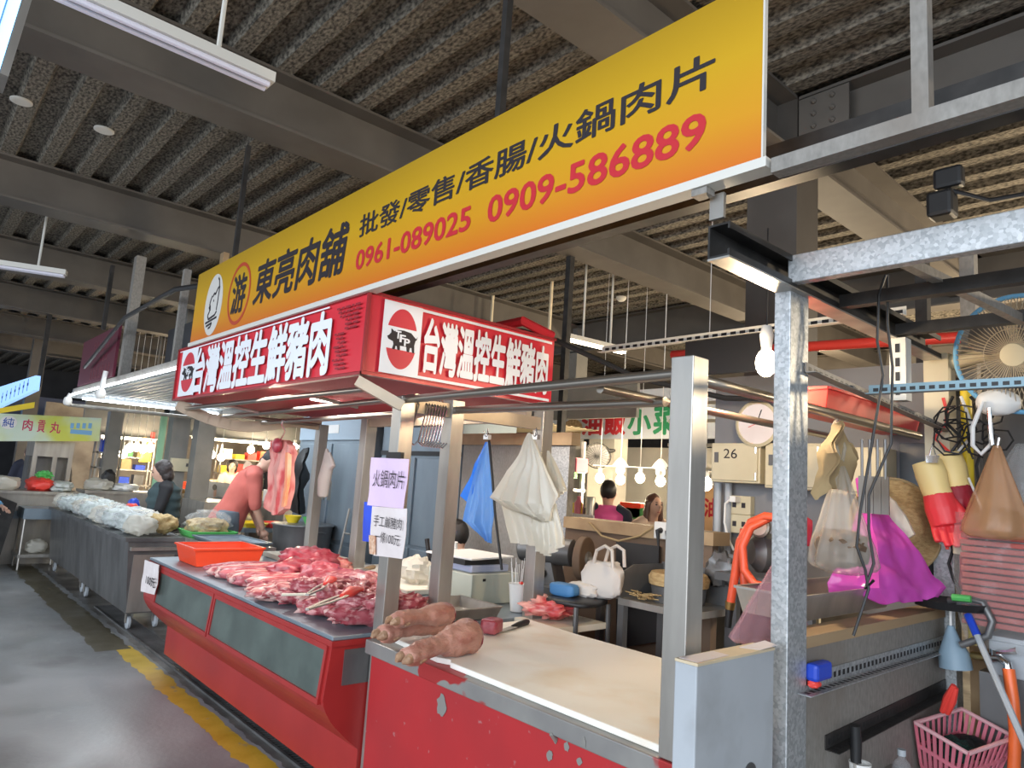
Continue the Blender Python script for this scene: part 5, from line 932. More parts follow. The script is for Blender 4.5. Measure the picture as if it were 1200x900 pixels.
# ---------------------------------------------------------------- people
def person(lbl, loc, yaw, h=1.62, top='cloth_black', legs='cloth_navy', hair='hair', style='short', bend=0, arms='down', sleeve=1, seated=False, vest=None, vox=.016, head_turn=0, head_drop=0, cap=None, fingers=True):
    """local frame: faces +X, left is +Y; one continuous body, clothes and hair as parts"""
    tt = T('person', lbl, 'person', loc); s = h/1.62
    M4 = Matrix.Translation(Vector(loc)) @ Euler((0, 0, yaw)).to_matrix().to_4x4() @ Matrix.Scale(s, 4)
    hipz = .88 if not seated else .46
    hip = Vector((0, 0, hipz)); tb = Vector((sin(bend), 0, cos(bend)))
    waist = hip+tb*.14; chest = hip+tb*.33+Vector((.01, 0, 0)); shz = hip+tb*.47; neck = hip+tb*.54+Vector((.01, 0, 0))
    hb = bend+head_drop; hd = Vector((sin(hb*.9), 0, cos(hb*.9))); head = neck+hd*.122+Vector((.025, 0, 0))
    HR = Matrix.Rotation(head_turn, 3, 'Z') @ Matrix.Rotation(hb, 3, 'Y')
    b = MB(); c = MB(); up = MB(); tr = MB()
    b.tube([neck-tb*.06, head-hd*.05], [.058, .052], 12); b.ell(head, (.088, .074, .108), 18, HR); b.ell(head+HR @ Vector((.028, 0, -.055)), (.058, .05, .055), 12, HR)
    b.ell(head+HR @ Vector((.095, 0, -.015)), (.018, .013, .022), 8, HR)
    for sg in (-1, 1): b.ell(head+HR @ Vector((-.005, .076*sg, -.01)), (.02, .010, .032), 8, HR)
    b.tube([hip, waist, chest, shz], [.13, .115, .125, .09], 14)
    c.tube([hip-tb*.06, hip+tb*.05, waist, chest, shz-tb*.02, neck-tb*.03], [.165, .155, .14, .15, .12, .062], 18); c.v = [v*1 for v in c.v]
    hands = []
    for sg in (-1, 1):
        sh = shz+Vector((0, .165*sg, 0)) - tb*.01
        if arms == 'down': el = sh+Vector((-.03, .05*sg, -.27)); wr = el+Vector((.07, .0, -.24))
        elif arms == 'work': el = sh+Vector((.06, .06*sg, -.27)); wr = el+Vector((.20, -.06*sg, -.12))
        elif arms == 'reach': el = sh+Vector((.03, .04*sg, -.27)); wr = el+Vector((.10, -.05*sg, -.22))
        elif arms == 'table': el = sh+Vector((.08, .06*sg, -.25)); wr = el+Vector((.22, -.06*sg, -.02))
        b.tube([sh, el, wr], [.048, .040, .027], 10); d_ = (wr-el).normalized(); sd = d_.cross(Vector((0, 0, 1))); sd = sd.normalized() if sd.length > .1 else Vector((0, 1, 0)); nn = sd.cross(d_)
        b.ell(wr+d_*.05, (.045, .03, .035), 10); hands.append((wr, d_, sd, nn, sg))
        c.tube([shz+Vector((0, .08*sg, .01)), sh, el if sleeve < 2 else el], [.09, .078, .062], 12)
        if sleeve >= 1: c.tube([el.lerp(sh, .15), el, el.lerp(wr, .9 if sleeve > 1 else .15)], [.062, .058, .042 if sleeve > 1 else .056], 12)
        hp = hip+Vector((0, .09*sg, -.02))
        if seated: kn = hp+Vector((.40, .03*sg, .0)); an = kn+Vector((.03, 0, -.38))
        else: kn = hp+Vector((.02, .015*sg, -.40)); an = Vector((-.01, .10*sg, .08))
        b.tube([hp, kn, an], [.075, .055, .036], 10); b.ell(an+Vector((.05, 0, -.03)), (.10, .038, .04), 10)
        tr.tube([hip+Vector((0, .07*sg, .07)), hp, kn, an+Vector((0, 0, .05))], [.11, .105, .08, .066], 14)
        up.ell(an+Vector((.06, 0, -.035)), (.125, .048, .045), 12)
    b.organic(vox, 3)
    for wr, d_, sd, nn, sg in hands:
        if fingers:
            for i_, (o_, L_) in enumerate(((-.027, .062), (-.009, .072), (.009, .068), (.026, .052))): b.tube([wr+d_*.075+sd*o_, wr+d_*(.075+L_*.5)+sd*o_*1.1-nn*.004, wr+d_*(.075+L_)+sd*o_*1.1-nn*.018], [.0095, .009, .007], 6)
            b.tube([wr+d_*.03+sd*.03*sg, wr+d_*.065+sd*.052*sg-nn*.006, wr+d_*.09+sd*.054*sg-nn*.014], [.012, .0105, .008], 6)
    b.xf(M4).build('body', 'skin', tt, 'all')
    c.tube([waist+tb*0, waist+tb*.02], .12, 10); c.organic(vox, 5); c.v = [v+Vector((0, .0, 0))+Vector((noise.noise(v*9), noise.noise(v*9+Vector((3, 0, 0))), 0))*.010 for v in c.v]; c.xf(M4).build('shirt', top, tt, 'all')
    tr.ell(hip+Vector((-.01, 0, .02)), (.14, .175, .12), 14); tr.organic(vox, 4); tr.xf(M4).build('trousers', legs, tt, 'all'); up.xf(M4).build('shoes', 'black', tt, True)
    if vest:
        q = MB().tube([hip-tb*.02, waist, chest, shz-tb*.02, shz+tb*.07], [.19, .175, .195, .175, .09], 18).organic(vox, 4); q.v = [v+Vector((.008*sin(v.z*60), 0, 0)) for v in q.v]; q.xf(M4).build('vest', vest, tt, 'all')
    hm = MB(); hm.ell(head+HR @ Vector((-.018, 0, .022)), (.088, .083, .104), 18, HR)
    if style == 'long':
        hm.ell(head+HR @ Vector((-.055, 0, -.08)), (.06, .085, .16), 14, HR); hm.ell(head+HR @ Vector((-.07, 0, -.22)), (.045, .08, .16), 14, HR)
        for sg in (-1, 1): hm.tube([head+HR @ Vector((.0, .078*sg, .04)), head+HR @ Vector((.0, .088*sg, -.12)), head+HR @ Vector((-.01, .085*sg, -.26))], [.03, .03, .015], 8)
    elif style == 'bob':
        hm.ell(head+HR @ Vector((-.05, 0, .02)), (.105, .118, .118), 16, HR); hm.ell(head+HR @ Vector((-.065, 0, -.06)), (.085, .11, .10), 16, HR)
    elif style == 'bald':
        hm = MB().ell(head+HR @ Vector((-.025, 0, .0)), (.078, .080, .085), 16, HR)
    hm.organic(.010, 3); hm.v = [v+v.normalized()*.006*noise.noise(v*40) for v in hm.v]; hm.xf(M4).build('hair', hair, tt, 'all')
    for sg in (-1, 1): MB().ell(head+HR @ Vector((.080, .032*sg, .012)), (.008, .014, .007), 8, HR).xf(M4).build('eye', 'ink', tt); MB().ell(head+HR @ Vector((.084, .032*sg, .034)), (.008, .019, .004), 8, HR).xf(M4).build('eyebrow', hair, tt)
    MB().ell(head+HR @ Vector((.079, 0, -.062)), (.010, .024, .006), 8, HR).xf(M4).build('mouth', mat('lips', (.42, .14, .13), .5), tt)
    if cap: q = MB().lathe([(.095, 0), (.10, .03), (.07, .075), (.01, .085)], head+HR @ Vector((-.01, 0, .04)), HR @ Vector((0, 0, 1)), 18).tube([head+HR @ Vector((.07, 0, .05)), head+HR @ Vector((.14, 0, .04))], [.06, .05], 10); q.xf(M4).build('cap', cap, tt, True)
    return tt
# man at the pot, bending away from the meat counter
person('man in salmon red shirt and grey trousers bending over beside the hanging pork', (-7.52, 2.78, 0), R(76), 1.80, 'salmon', 'jeans', 'hair', 'short', .40, 'reach', 1, vox=.013, head_drop=.55)
person('woman with dark curly bob and black clothes standing behind the goods cart', (-8.55, 2.46, 0), R(-100), 1.50, 'cloth_black', 'cloth_navy', 'hairg', 'bob', .08, 'work', 2, vest='cloth_teal', vox=.013, head_drop=.25)
p = PY(540, 640, 3.42); person('person with dark hair sitting low behind the weighing scale, head only showing', (-4.13, 3.28, 0), R(195), 1.64, 'cloth_navy', 'cloth_navy', 'hair', 'short', .05, 'table', 2, seated=True, head_drop=.15)
person('person in bright pink padded vest with dark bun seen from behind the ledge', (-4.45, 5.25, 0), R(125), 1.60, 'cloth_navy', 'cloth_navy', 'hair', 'short', 0, 'down', 2, vest='cloth_pink')
person('woman with long brown hair and beige top beyond the wooden ledge', (-4.08, 5.45, 0), R(-15), 1.50, 'cloth_beige', 'cloth_navy', 'hairb', 'long', 0, 'down', 2)
person('person in black with dark hair at the right end of the wooden ledge', (-3.74, 5.42, 0), R(80), 1.48, 'cloth_black', 'cloth_navy', 'hair', 'bob', 0, 'down', 2)
# people far behind the left stalls
p = PX(262, 556, -13); person('man in black shirt with short hair seen from behind left of the salmon shirt', (-12.9, 4.95+.35, 0), R(100), 1.70, 'cloth_black', 'cloth_navy', 'hair', 'short', 0, 'down', 1, vox=.022, fingers=True)
person('person in orange and pink clothes left of the man in black', (-14.4, 5.3, 0), R(-20), 1.60, 'cloth_beige', 'cloth_navy', 'hair', 'bob', .1, 'work', 1, vox=.022)
person('brown haired person right of the man in black', (-11.9, 5.5, 0), R(-70), 1.55, 'kraft', 'cloth_navy', 'hairb', 'bob', .1, 'work', 2, vox=.022)
person('man in dark jacket at the far left under the yellow sign', (-14.6, 2.3, 0), R(170), 1.62, 'cloth_black', 'cloth_navy', 'hair', 'short', .1, 'work', 2, vox=.022)
person('woman beside the man in dark jacket at the far left edge', (-14.9, 1.95, 0), R(-170), 1.60, 'cloth_navy', 'cloth_navy', 'hairb', 'short', .1, 'work', 2, vox=.022)
person('person in light blue cut off by the left edge of the picture', (-11.0, .86, 0), R(60), 1.45, 'cloth_blue', 'cloth_navy', 'hair', 'short', .25, 'work', 2, vox=.022)
person('person in grey hood working at the far lit stall in the left background', (-14.2, 4.2, 0), R(-60), 1.58, 'jeans', 'cloth_navy', 'hairg', 'bob', .2, 'work', 2, vox=.022)
# ---------------------------------------------------------------- goods cart of the neighbouring stall
def cart(name, lbl, x0, x1, y0, y1, z1, m):
    tt = T(name, lbl, 'cart', ((x0+x1)/2, (y0+y1)/2, 0))
    MB().prism([(x0, y0+.06, .16), (x0, y0, z1), (x0, y1, z1), (x0, y1-.06, .16)], (x1-x0, 0, 0)).build('body', m, tt)
    MB().box((x1-.002, y0+.06, .17), (x1+.006, y1-.06, z1-.12)).build('end_panel', 'steel', tt); MB().box((x0-.02, y0-.03, z1), (x1+.03, y1+.03, z1+.035)).build('top_rim', 'steeld', tt)
    MB().box((x1, y0+.02, z1-.08), (x1+.05, y1-.02, z1-.05)).build('tray_runner', 'steel', tt)
    for x in (x0+.12, x1-.12):
        for y in (y0+.12, y1-.12):
            w_ = MB().lathe([(.05, -.016), (.058, -.010), (.058, .010), (.05, .016)], (x, y, .06), (0, 1, 0), 16).build('caster', 'greyp', tt, True); MB().box((x-.02, y-.03, .06), (x+.02, y-.022, .15)).box((x-.02, y+.022, .06), (x+.02, y+.03, .15)).box((x-.04, y-.035, .145), (x+.04, y+.035, .16)).build('fork', 'steel', w_)
    return tt
cart('goods_cart', 'dark steel goods cart nearest the red counter, covered with bagged goods', -9.15, -7.12, 1.77, 2.24, .80, 'steeld')
cart('goods_cart', 'farther dark steel goods cart joined behind the nearer one', -11.2, -9.22, 1.79, 2.2, .80, 'steeld')
rb = random.Random(11)
for i in range(34):
    x = -7.26-.112*i; y = 1.89+(i % 2)*.2+rb.uniform(-.02, .02); kind = i % 5
    m_ = ['cbag', 'foodw', 'wbag', 'foodw', 'foodw'][kind] if i > 4 else ['wbag', 'food', 'foodw', 'wbag', 'cbag'][i]
    nm = {'cbag': 'clear film', 'foodw': 'pale frosty', 'wbag': 'whitish', 'food': 'golden brown'}[m_]
    row = ['front', 'rear'][i % 2]
    tt = T('goods_bag', '%s goods bag, %s from the near end of the %s cart row' % (nm, ORD[i//2], row), 'bag', (x, y, .836), 'bagged goods on the carts')
    b = MB().blob((x, y, .836+.07), (.15, .13, .085), rb.uniform(-1, 1), 200+i, .4, 4, .9, 22); lo = min(v.z for v in b.v); b.v = [Vector((v.x, v.y, v.z-lo+.837)) for v in b.v]
    b.build('bag', m_, tt, 'all')
tray('green_tray', 'green plastic tray of fried goods at the near end of the cart', 'tray', -7.40, 2.27, -7.0, 2.70, .842, .05, .005, 'greenp', .02)
tt = T('goods_bag', 'big clear bag of golden fried strips on the green tray', 'bag', (-7.2, 2.48, .85)); b = MB().blob((-7.2, 2.48, .93), (.17, .19, .085), .1, 77, .3, 4, .8, 26); b.build('strips', 'food', tt, True); MB().blob((-7.2, 2.48, .97), (.19, .20, .12), .1, 78, .3, 4, .9, 26).build('film', 'cbag', tt, True)
tray('blue_tray', 'bluish grey tray beside the green tray', 'tray', -6.95, 2.27, -6.2, 2.72, .842, .03, .005, 'steelb', .02)
tt = T('tray_table', 'steel stand carrying the green tray and the bluish tray', 'stand', (-6.55, 2.7, 0)); MB().box((-7.45, 2.25, .80), (-6.15, 2.74, .84)).build('top', 'steel', tt)
for x in (-7.42, -6.18):
    for y in (2.28, 2.71): MB().box((x-.018, y-.018, 0), (x+.018, y+.018, .80)).build('leg', 'steel', tt)
tt = T('till_box', 'pale green box with clipboard on the cart in front of the woman', 'box', (-8.3, 2.12, .836)); MB().box((-8.6, 2.08, .836), (-7.98, 2.25, .99)).build('box', mat('till_green', (.45, .50, .45), .5), tt, bevel=.004); MB().box((-8.75, 2.05, .992), (-8.3, 2.27, 1.01)).build('clipboard', 'white', tt); MB().box((-7.978, 2.10, .87), (-7.974, 2.2, .97)).build('label_card', 'paper', tt)
one('red_pack', MB().blob((-8.9, 2.2, 1.0), (.08, .05, .04), .3, 3, .2), 'redp', 'small red packet lying on the bagged goods', 'packet', smooth=True)
one('blue_pack', MB().blob((-9.25, 2.3, 1.02), (.07, .05, .06), .3, 4, .2), 'bluep', 'small blue packet on the far bagged goods', 'packet', smooth=True)
for i, (x, m_, l) in enumerate(((-7.75, 'yellowp', 'yellow tray of goods near the woman'), (-7.6, 'redp', 'red tray of goods near the woman'))): tray('goods_tray', l, 'tray', -8.5, 3.22+.3*i, -8.12, 3.48+.3*i, .84, .05, .005, m_, .02)
tt = T('goods_table', 'steel table behind the cart with coloured goods trays', 'table', (-7.9, 3.35, 0)); MB().box((-9.7, 3.2, .79), (-8.1, 3.85, .838)).build('top', 'steelb', tt)
for x in (-9.65, -8.15):
    for y in (3.25, 3.8): MB().box((x-.02, y-.02, 0), (x+.02, y+.02, .79)).build('leg', 'steel', tt)
tt = T('goods_bag', 'heap of pale bagged noodles on the table behind the cart', 'bag', (-8.1, 3.5, .84)); MB().blob((-8.95, 3.52, .92), (.35, .14, .08), 0, 88, .35, 4, .8, 26).build('bag', 'food', tt, True)
# canopy of the neighbouring stall with tubes
tt = T('neighbour_canopy', 'white ribbed canopy with bright tube edges over the goods carts', 'canopy', (-8.6, 2.5, 2.3))
b = MB(); y = 1.82
while y < 3.75: b.box((-10.9, y, 2.36), (-6.05, y+.05, 2.372)); b.box((-10.9, y+.05, 2.372), (-6.05, y+.1, 2.38)); y += .1
b.build('ribbed_panel', mat('canopy_white', (.62, .66, .68), .5), tt)
MB().box((-10.92, 1.78, 2.345), (-6.0, 1.82, 2.42)).build('front_rail', 'galvd', tt); MB().box((-10.94, 1.78, 2.30), (-10.90, 3.8, 2.40)).build('end_rail', 'galv', tt); MB().box((-10.9, 3.76, 2.30), (-6.0, 3.80, 2.40)).build('rear_rail', 'galvd', tt)
for p_, q_ in (((-10.85, 1.76, 2.335), (-8.5, 1.76, 2.335)), ((-8.4, 1.76, 2.335), (-6.1, 1.76, 2.335)), ((-10.88, 1.9, 2.30), (-10.88, 3.7, 2.30)), ((-9.0, 3.0, 2.34), (-6.3, 3.0, 2.34))): MB().tube([p_, q_], .013, 10).build('light_tube', 'tube', tt, True)
MB().tube([(-10.9, 1.74, 2.20), (-10.8, 3.9, 2.20)], .025, 8).build('frame_pipe', 'steel', tt)
lamp('canopy_tube_light', 'AREA', (-8.5, 2.4, 2.28), 30, (.85, .93, 1), 4.2, .8, aim=(-8.5, 2.3, 0))
for x in (-10.8, -8.9): one('canopy_lamp', MB().blob((x, 1.72, 2.24), (.05, .05, .06), 0, 2, .05).tube([(x, 1.72, 2.28), (x, 1.74, 2.5 if x > -10 else 2.34)], .025, 8), 'white', 'white lamp head under the neighbouring canopy, %s one' % ('right' if x > -10 else 'left'), 'lamp', smooth=True)
one('canopy_pole', MB().box((-8.62, 1.80, 2.43), (-8.50, 1.90, 3.795)), 'galvd', 'grey square pole rising from the neighbouring canopy to the roof', 'pole')
one('canopy_pole', MB().box((-6.75, 1.82, 2.43), (-6.69, 1.88, 3.3)), 'galvd', 'thin grey pole left of the yellow signboard', 'pole')
one('canopy_pole', MB().box((-7.6, 2.4, 2.9), (-7.5, 2.46, 3.79)), 'wood', 'short brown post between beam and dark hood panel', 'pole')
tt = T('maroon_sign', 'dark maroon shop sign with faded lettering above the bright tube', 'sign', (-9.5, 1.78, 2.4)); MB().box((-10.6, 1.77, 2.43), (-8.72, 1.80, 3.02)).build('panel', mat('maroon', (.11, .012, .03), .5), tt)
b = MB()
for r_, (x0, nn, hz) in enumerate(((-9.9, 6, .14), (-9.5, 3, .08), (-9.9, 7, .14))):
    for k_ in range(nn): 
        xx = x0+.15*k_; zz = 2.86-.16*r_; b.box((xx, 1.766, zz-hz/2), (xx+.09, 1.77, zz-hz/2+.02)).box((xx+.035, 1.766, zz-hz/2), (xx+.055, 1.77, zz+hz/2)).box((xx+.01, 1.766, zz+hz*.2), (xx+.09, 1.77, zz+hz*.3))
b.build('faded_lettering', mat('maroon_ink', (.17, .035, .05), .5), tt)
one('dark_hood_panel', MB().box((-8.4, 2.2, 2.43), (-6.0, 2.24, 3.0)), 'walld', 'dark panel behind the pole over the neighbouring canopy', 'panel')
one('sign_cable', MB().tube([(-9.9, 1.7, 2.62), (-8.0, 1.66, 2.98), (-6.3, 1.66, 3.0), (-5.5, 1.66, 2.9)], .022, 6), 'black', 'dark sagging cable from the maroon sign to the yellow signboard', 'cable', smooth=True)
# ceiling lamps, discs, poles
def tube_lamp(lbl, p, q, rods, m='tubeoff', w_=.10, hang=.0):
    tt = T('ceiling_light', lbl, 'light', tuple((Vector(p)+Vector(q))/2)); MB().bar(p, q, w_, .05).build('housing', 'discw', tt); p, q = Vector(p), Vector(q); s_ = (q-p).normalized().cross(Vector((0, 0, 1)))*.025
    for sg in (-1, 1): MB().tube([p+(q-p)*.02+s_*sg-Vector((0, 0, .038)), q-(q-p)*.02+s_*sg-Vector((0, 0, .038))], .014, 8).build('light_tube', m, tt, True)
    for x, y, z0, z1 in rods: MB().tube([(x, y, z0), (x, y, z1)], .012, 6).build('hanger', 'discw', tt)
    return tt
tube_lamp('long unlit tube lamp at the top left of the picture', PZ(60, -20, 3.42), PZ(318, 95, 3.42), [(*PZ(255, 66, 3.44).xy, 3.44, 4.2), (*PZ(120, 8, 3.44).xy, 3.44, 4.2)])
tube_lamp('thin tube lamp hanging in the dim hall behind the red canopy', PZ(666, 394, 3.15), PZ(732, 410, 3.15), [(*PZ(683, 397, 3.17).xy, 3.17, 4.2), (*PZ(715, 404, 3.17).xy, 3.17, 4.2)], 'tubew', .08)
tube_lamp('tube lamp at the left edge below the roof beams', PZ(-30, 304, 3.4), PZ(78, 320, 3.4), [(*PZ(45, 312, 3.42).xy, 3.42, 4.2)])
for u, v, l in ((25, 118, 'white ceiling disc at the far upper left'), (122, 152, 'white ceiling disc left of the signboard rod')):
    p = PZ(u, v, 4.195); one('ceiling_disc', MB().lathe([(.075, 0), (.075, -.01), (.06, -.016)], p, (0, 0, 1), 24), 'discw', l, 'ceiling disc')
for u, v, l in ((687, 347, 'left small ceiling disc above the hanging tube lamp'), (717, 357, 'right small ceiling disc above the hanging tube lamp')): 
    p = PZ(u, v, 4.195)
one('smoke_detector', MB().lathe([(.07, 0), (.07, -.03), (.04, -.06)], PZ(728, 348, 4.2), (0, 0, 1), 20), 'discw', 'small white detector on the deck behind the red canopy', 'detector')
one('drop_pole', MB().box((-4.70, 4.75, 1.9), (-4.64, 4.81, 3.8)), 'dark', 'dark square pole dropping from the beam behind the red canopy', 'pole')
one('hanger_rod', MB().box((-9.3, 1.70, 3.02), (-9.24, 1.74, 3.8)), 'dark', 'dark rod left of the tall grey pole above the maroon sign', 'rod')
one('hanger_rod', MB().box((-13.64, 1.70, 2.6), (-13.56, 1.76, 3.8)), 'dark', 'dark rod in the far left dimness', 'rod')
tt = T('blue_light_box', 'bright blue illuminated sign cut off by the top left corner', 'sign', (-2.2, .0, 2.5))
a = PX(27, -6, -2.35); b_ = PX(-2, 88, -2.35); MB().prism([a, b_, b_+Vector((0, -1.2, 0)), a+Vector((0, -1.2, 0))], (-.12, 0, .0)).build('lit_face', 'bluelit', tt)
d_ = (a-b_); MB().bar(b_+Vector((-.05, .012, 0)), a+Vector((-.05, .012, 0)), .13, .02, up=(0, 1, 0)).build('frame', 'steel', tt); MB().tube([a+Vector((-.06, -.3, 0)), (a.x-.06, a.y-.3, 4.25)], .012, 6).tube([a+Vector((-.06, -1.0, 0)), (a.x-.06, a.y-1.0, 4.25)], .012, 6).build('hanger', 'dark', tt)
b2 = MB()
for i in range(8): o = Vector((.001, -.03-.05*i, 0)); b2.bar(b_+o, a+o, .004, .004)
b2.build('vertical_lines', mat('line_blue', (.18, .42, .85), .5), tt)
# cables over red canopy
one('canopy_cable', MB().tube([(-3.6, 2.75, 2.46), (-3.1, 2.78, 2.47), (-2.95, 2.95, 2.42), (-2.6, 3.3, 2.22), (-2.2, 3.6, 2.12), (-1.5, 3.7, 2.08)], .016, 8), 'black', 'thick black cable looping off the red canopy roof', 'cable', smooth=True)
one('canopy_hose', MB().tube([(-3.7, 2.6, 2.45), (-3.0, 2.70, 2.50), (-2.95, 2.9, 2.44)], .03, 8), 'redd', 'reddish hose lying on top of the red canopy', 'hose', smooth=True)
# ---------------------------------------------------------------- stall beyond the ledge with the rice sign
tt = T('food_stall_sign', 'white sign with red and green characters beyond the wooden ledge', 'sign', (-5.6, 7.2, 2.2)); YB = 7.2
x0, x1 = PY(655, 515, YB).x, PY(900, 515, YB).x; z0, z1 = PY(740, 514, YB).z, PY(740, 468, YB).z
MB().box((x0-.15, YB, z0), (x1, YB+.06, z1+.12)).build('panel', mat('sign_white', (.52, .56, .62), .5), tt)
gl = mat('green_ink', (.02, .24, .10), .5)
for ch_, u0, u1, m_ in (('油', 682, 705, red_l), ('飯', 708, 732, red_l), ('小', 736, 762, gl), ('菜', 766, 792, gl)): lettering(ch_, (PY(u0, 505, YB).x, YB, PY(720, 509, YB).z), (PY(u1, 505, YB).x, YB, PY(720, 482 if ch_ != '菜' else 478, YB).z), NY, m_, 'character', tt, .05)
cc = PY(671, 502, YB-.004); patch(disc(cc, NY, .19, .13), NY, .003).build('food_picture', mat('food_print', (.40, .24, .10), .6, 0, (.66, .48, .26), 30), tt)
one('stall_fascia', MB().box((-6.6, 6.2, 2.37), (-4.9, 6.25, 2.78)), 'irong', 'dull grey fascia board right of the red canopy', 'board')
tt = T('far_canopy', 'warm lit ribbed canopy behind the white bags', 'canopy', (-6.6, 6.2, 2.2)); b = MB(); y = 5.6
while y < 7.0: b.box((-7.8, y, 2.30), (-6.18, y+.06, 2.31)); b.box((-7.8, y+.06, 2.312), (-6.18, y+.12, 2.322)); y += .12
b.box((-7.6, 6.2, 2.31), (-7.57, 6.23, 4.27)).box((-6.4, 6.2, 2.31), (-6.37, 6.23, 4.27)); b.build('ribbed_panel', mat('canopy_cream', (.70, .60, .42), .5), tt); MB().tube([(-6.95, 5.55, 2.27), (-6.2, 5.55, 2.27)], .02, 8).build('light_tube', 'tubew', tt, True); MB().tube([(-7.8, 5.55, 2.27), (-7.05, 5.55, 2.27)], .02, 8).build('light_tube', 'tubew', tt, True)
one('stall_wall', MB().box((-7.6, 8.4, 0), (-2.6, 8.46, 2.2)), 'wallc', 'pale plastic covered wall of the food stall', 'panel')
one('stall_pillar', MB().box((-6.5, 7.22, 0), (-6.05, 7.5, 2.25)), 'wallc', 'pale pillar behind the small wall fan', 'pillar')
bl_ = [(703, 560), (727, 562), (750, 560), (774, 564)]
def bulb_lamp(u, v, y, l, grp, shade=False, r=.055, lgt=0):
    p = PY(u, v, y); tt = T('bulb_lamp', l, 'lamp', tuple(p), grp); MB().ell(p, (r, r, r*1.1), 12).build('bulb', 'bulb', tt, True); MB().tube([p+Vector((0, 0, r)), p+Vector((0, 0, r*2.1))], r*.45, 8).build('socket', 'white', tt); MB().tube([p+Vector((0, 0, r*2)), (p.x, p.y, 4.27)], .004, 4).build('cord', 'white', tt)
    if shade: MB().lathe([(r*2.0, r*.8), (r*1.2, r*2), (r*.4, r*2.8)], p, (0, 0, 1), 16).build('shade', 'white', tt, True)
    if lgt: lamp('bulb_light', 'POINT', p-Vector((0, 0, r*2.2)), lgt, (1, .82, .58), .06)
for i, (u, v) in enumerate(bl_): bulb_lamp(u, v, 6.4, 'bare glowing bulb, %s from the left in the front row over the food stall' % ORD[i], 'bulbs over the food stall', lgt=22 if i in (0, 2) else 0)
for i, (u, v) in enumerate(((727, 551), (774, 553))): bulb_lamp(u, v, 6.9, 'shaded glowing bulb, %s of the rear pair over the food stall' % ('left' if i == 0 else 'right'), 'shaded bulbs over the food stall', True)
bulb_lamp(827, 567, 5.2, 'small glowing bulb just right of the front right steel post', None)
one('bulb_wire', MB().tube([PY(695, 548, 6.4)+Vector((0, 0, .03)), PY(790, 553, 6.4)+Vector((0, 0, .03))], .006, 5), 'white', 'thin wire carrying the row of bulbs', 'wire')
tt = T('small_fan', 'small dark wall fan under the food stall sign', 'fan', tuple(PY(700, 532, 6.8))); c0 = PY(700, 534, 6.8); fn2 = Vector((.55, -.75, -.35)).normalized(); ax_, ay_, _ = frame_of(fn2); b = MB().ring(c0, fn2, .17, .008, 28, 6)
for i in range(24): a = 2*pi*i/24; dr = ax_*cos(a)+ay_*sin(a); b.tube([c0+fn2*.04, c0+fn2*.03+dr*.1, c0+dr*.17], .003, 4)
b.build('cage', 'black', tt); MB().lathe([(.15, 0), (.15, .006)], c0, fn2, 20).build('blades', 'steeld', tt); MB().tube([c0-fn2*.02, c0-fn2*.16, (-6.06, 7.24, c0.z+.1)], [.06, .06, .02], 10).build('motor', 'black', tt, True)
ca, cb = PY(655, 608, 4.85), PY(690, 608, 5.15); zt_ = PY(678, 595, 5.0).z-.125
one('snack_counter', MB().box((ca.x, 4.86, 0), (cb.x, 5.12, zt_)), 'wallc', 'pale snack counter just beyond the wooden ledge', 'counter')
one('yellow_card', MB().box(PY(665, 600, 5.0), PY(682, 590, 4.99)), 'yellowp', 'small yellow price card on the far stall counter', 'card')
one('price_strip', MB().box(PY(664, 608, 4.9), PY(695, 604, 4.88)), 'paper', 'white paper price strip along the far stall counter', 'card')
one('food_stall_counter', MB().box((-5.6, 5.85, 0), (-2.2, 6.35, PY(745, 598, 6.0).z-.085)), 'steel', 'steel counter of the food stall behind the customers', 'counter')
one('stall_cabinet', MB().box((-4.9, 7.4, 0), (-4.1, 7.9, 1.55)), mat('pale_cabinet', (.62, .66, .56), .5), 'pale green cabinet behind the bulbs', 'cabinet')
for i, (u, v, m_, l) in enumerate(((672, 545, 'pinkp', 'pink crate on the far shelf left of the small fan'), (660, 552, 'greenp', 'green pack on the far shelf left of the small fan'), (678, 595, 'pinkp', 'pink bottle on the far counter'), (692, 592, 'steel', 'steel canister on the far counter'), (745, 598, 'orange', 'orange box behind the long haired woman'), (752, 604, 'greenp', 'green box behind the long haired woman'))):
    p = PY(u, v, 6.0 if i not in (2, 3) else 5.0); s_ = (.14, .1, .08) if i in (0, 1, 4, 5) else (.05, .05, .11)
    if i in (2, 3): one('bottle' if i == 2 else 'canister', MB().lathe([(.04, -.1), (.044, .04), (.018, .08), (.018, .11)] if i == 2 else [(.042, -.12), (.042, .07), (.038, .08)], p, (0, 0, 1), 14), m_, l, 'bottle' if i == 2 else 'canister', smooth=True)
    else: one('goods_box', MB().box(p-Vector(s_), p+Vector(s_)), m_, l, 'box', bevel=.01)
tt = T('far_shelf', 'dark shelf rack at the left of the food stall', 'shelf', (-6.6, 6.0, 0))
for z in (.9, 1.5, 1.72): MB().box((-7.2, 5.9, z), (-5.7, 6.3, z+.03)).build('shelf_board', 'steel', tt)
for x in (-7.18, -5.74): MB().box((x, 5.92, 0), (x+.04, 5.96, 2.1)).build('upright', 'steel', tt); MB().box((x, 6.24, 0), (x+.04, 6.28, 2.1)).build('upright', 'steel', tt)
tt = T('red_character_notice', 'orange poster with a red character right of the steel post', 'sign', tuple(PY(832, 598, 5.6))); na = PY(833, 600, 5.62); MB().box((na.x-.02, 5.62, 0), (na.x+.02, 5.65, 1.75)).build('stand', 'steel', tt); MB().box(PY(824, 622, 5.6), PY(842, 570, 5.62)).build('paper', mat('orange_paper', (.72, .42, .20), .7), tt); lettering('油', PY(825, 605, 5.6), PY(841, 585, 5.6), NY, red_l, 'character', tt, .04)
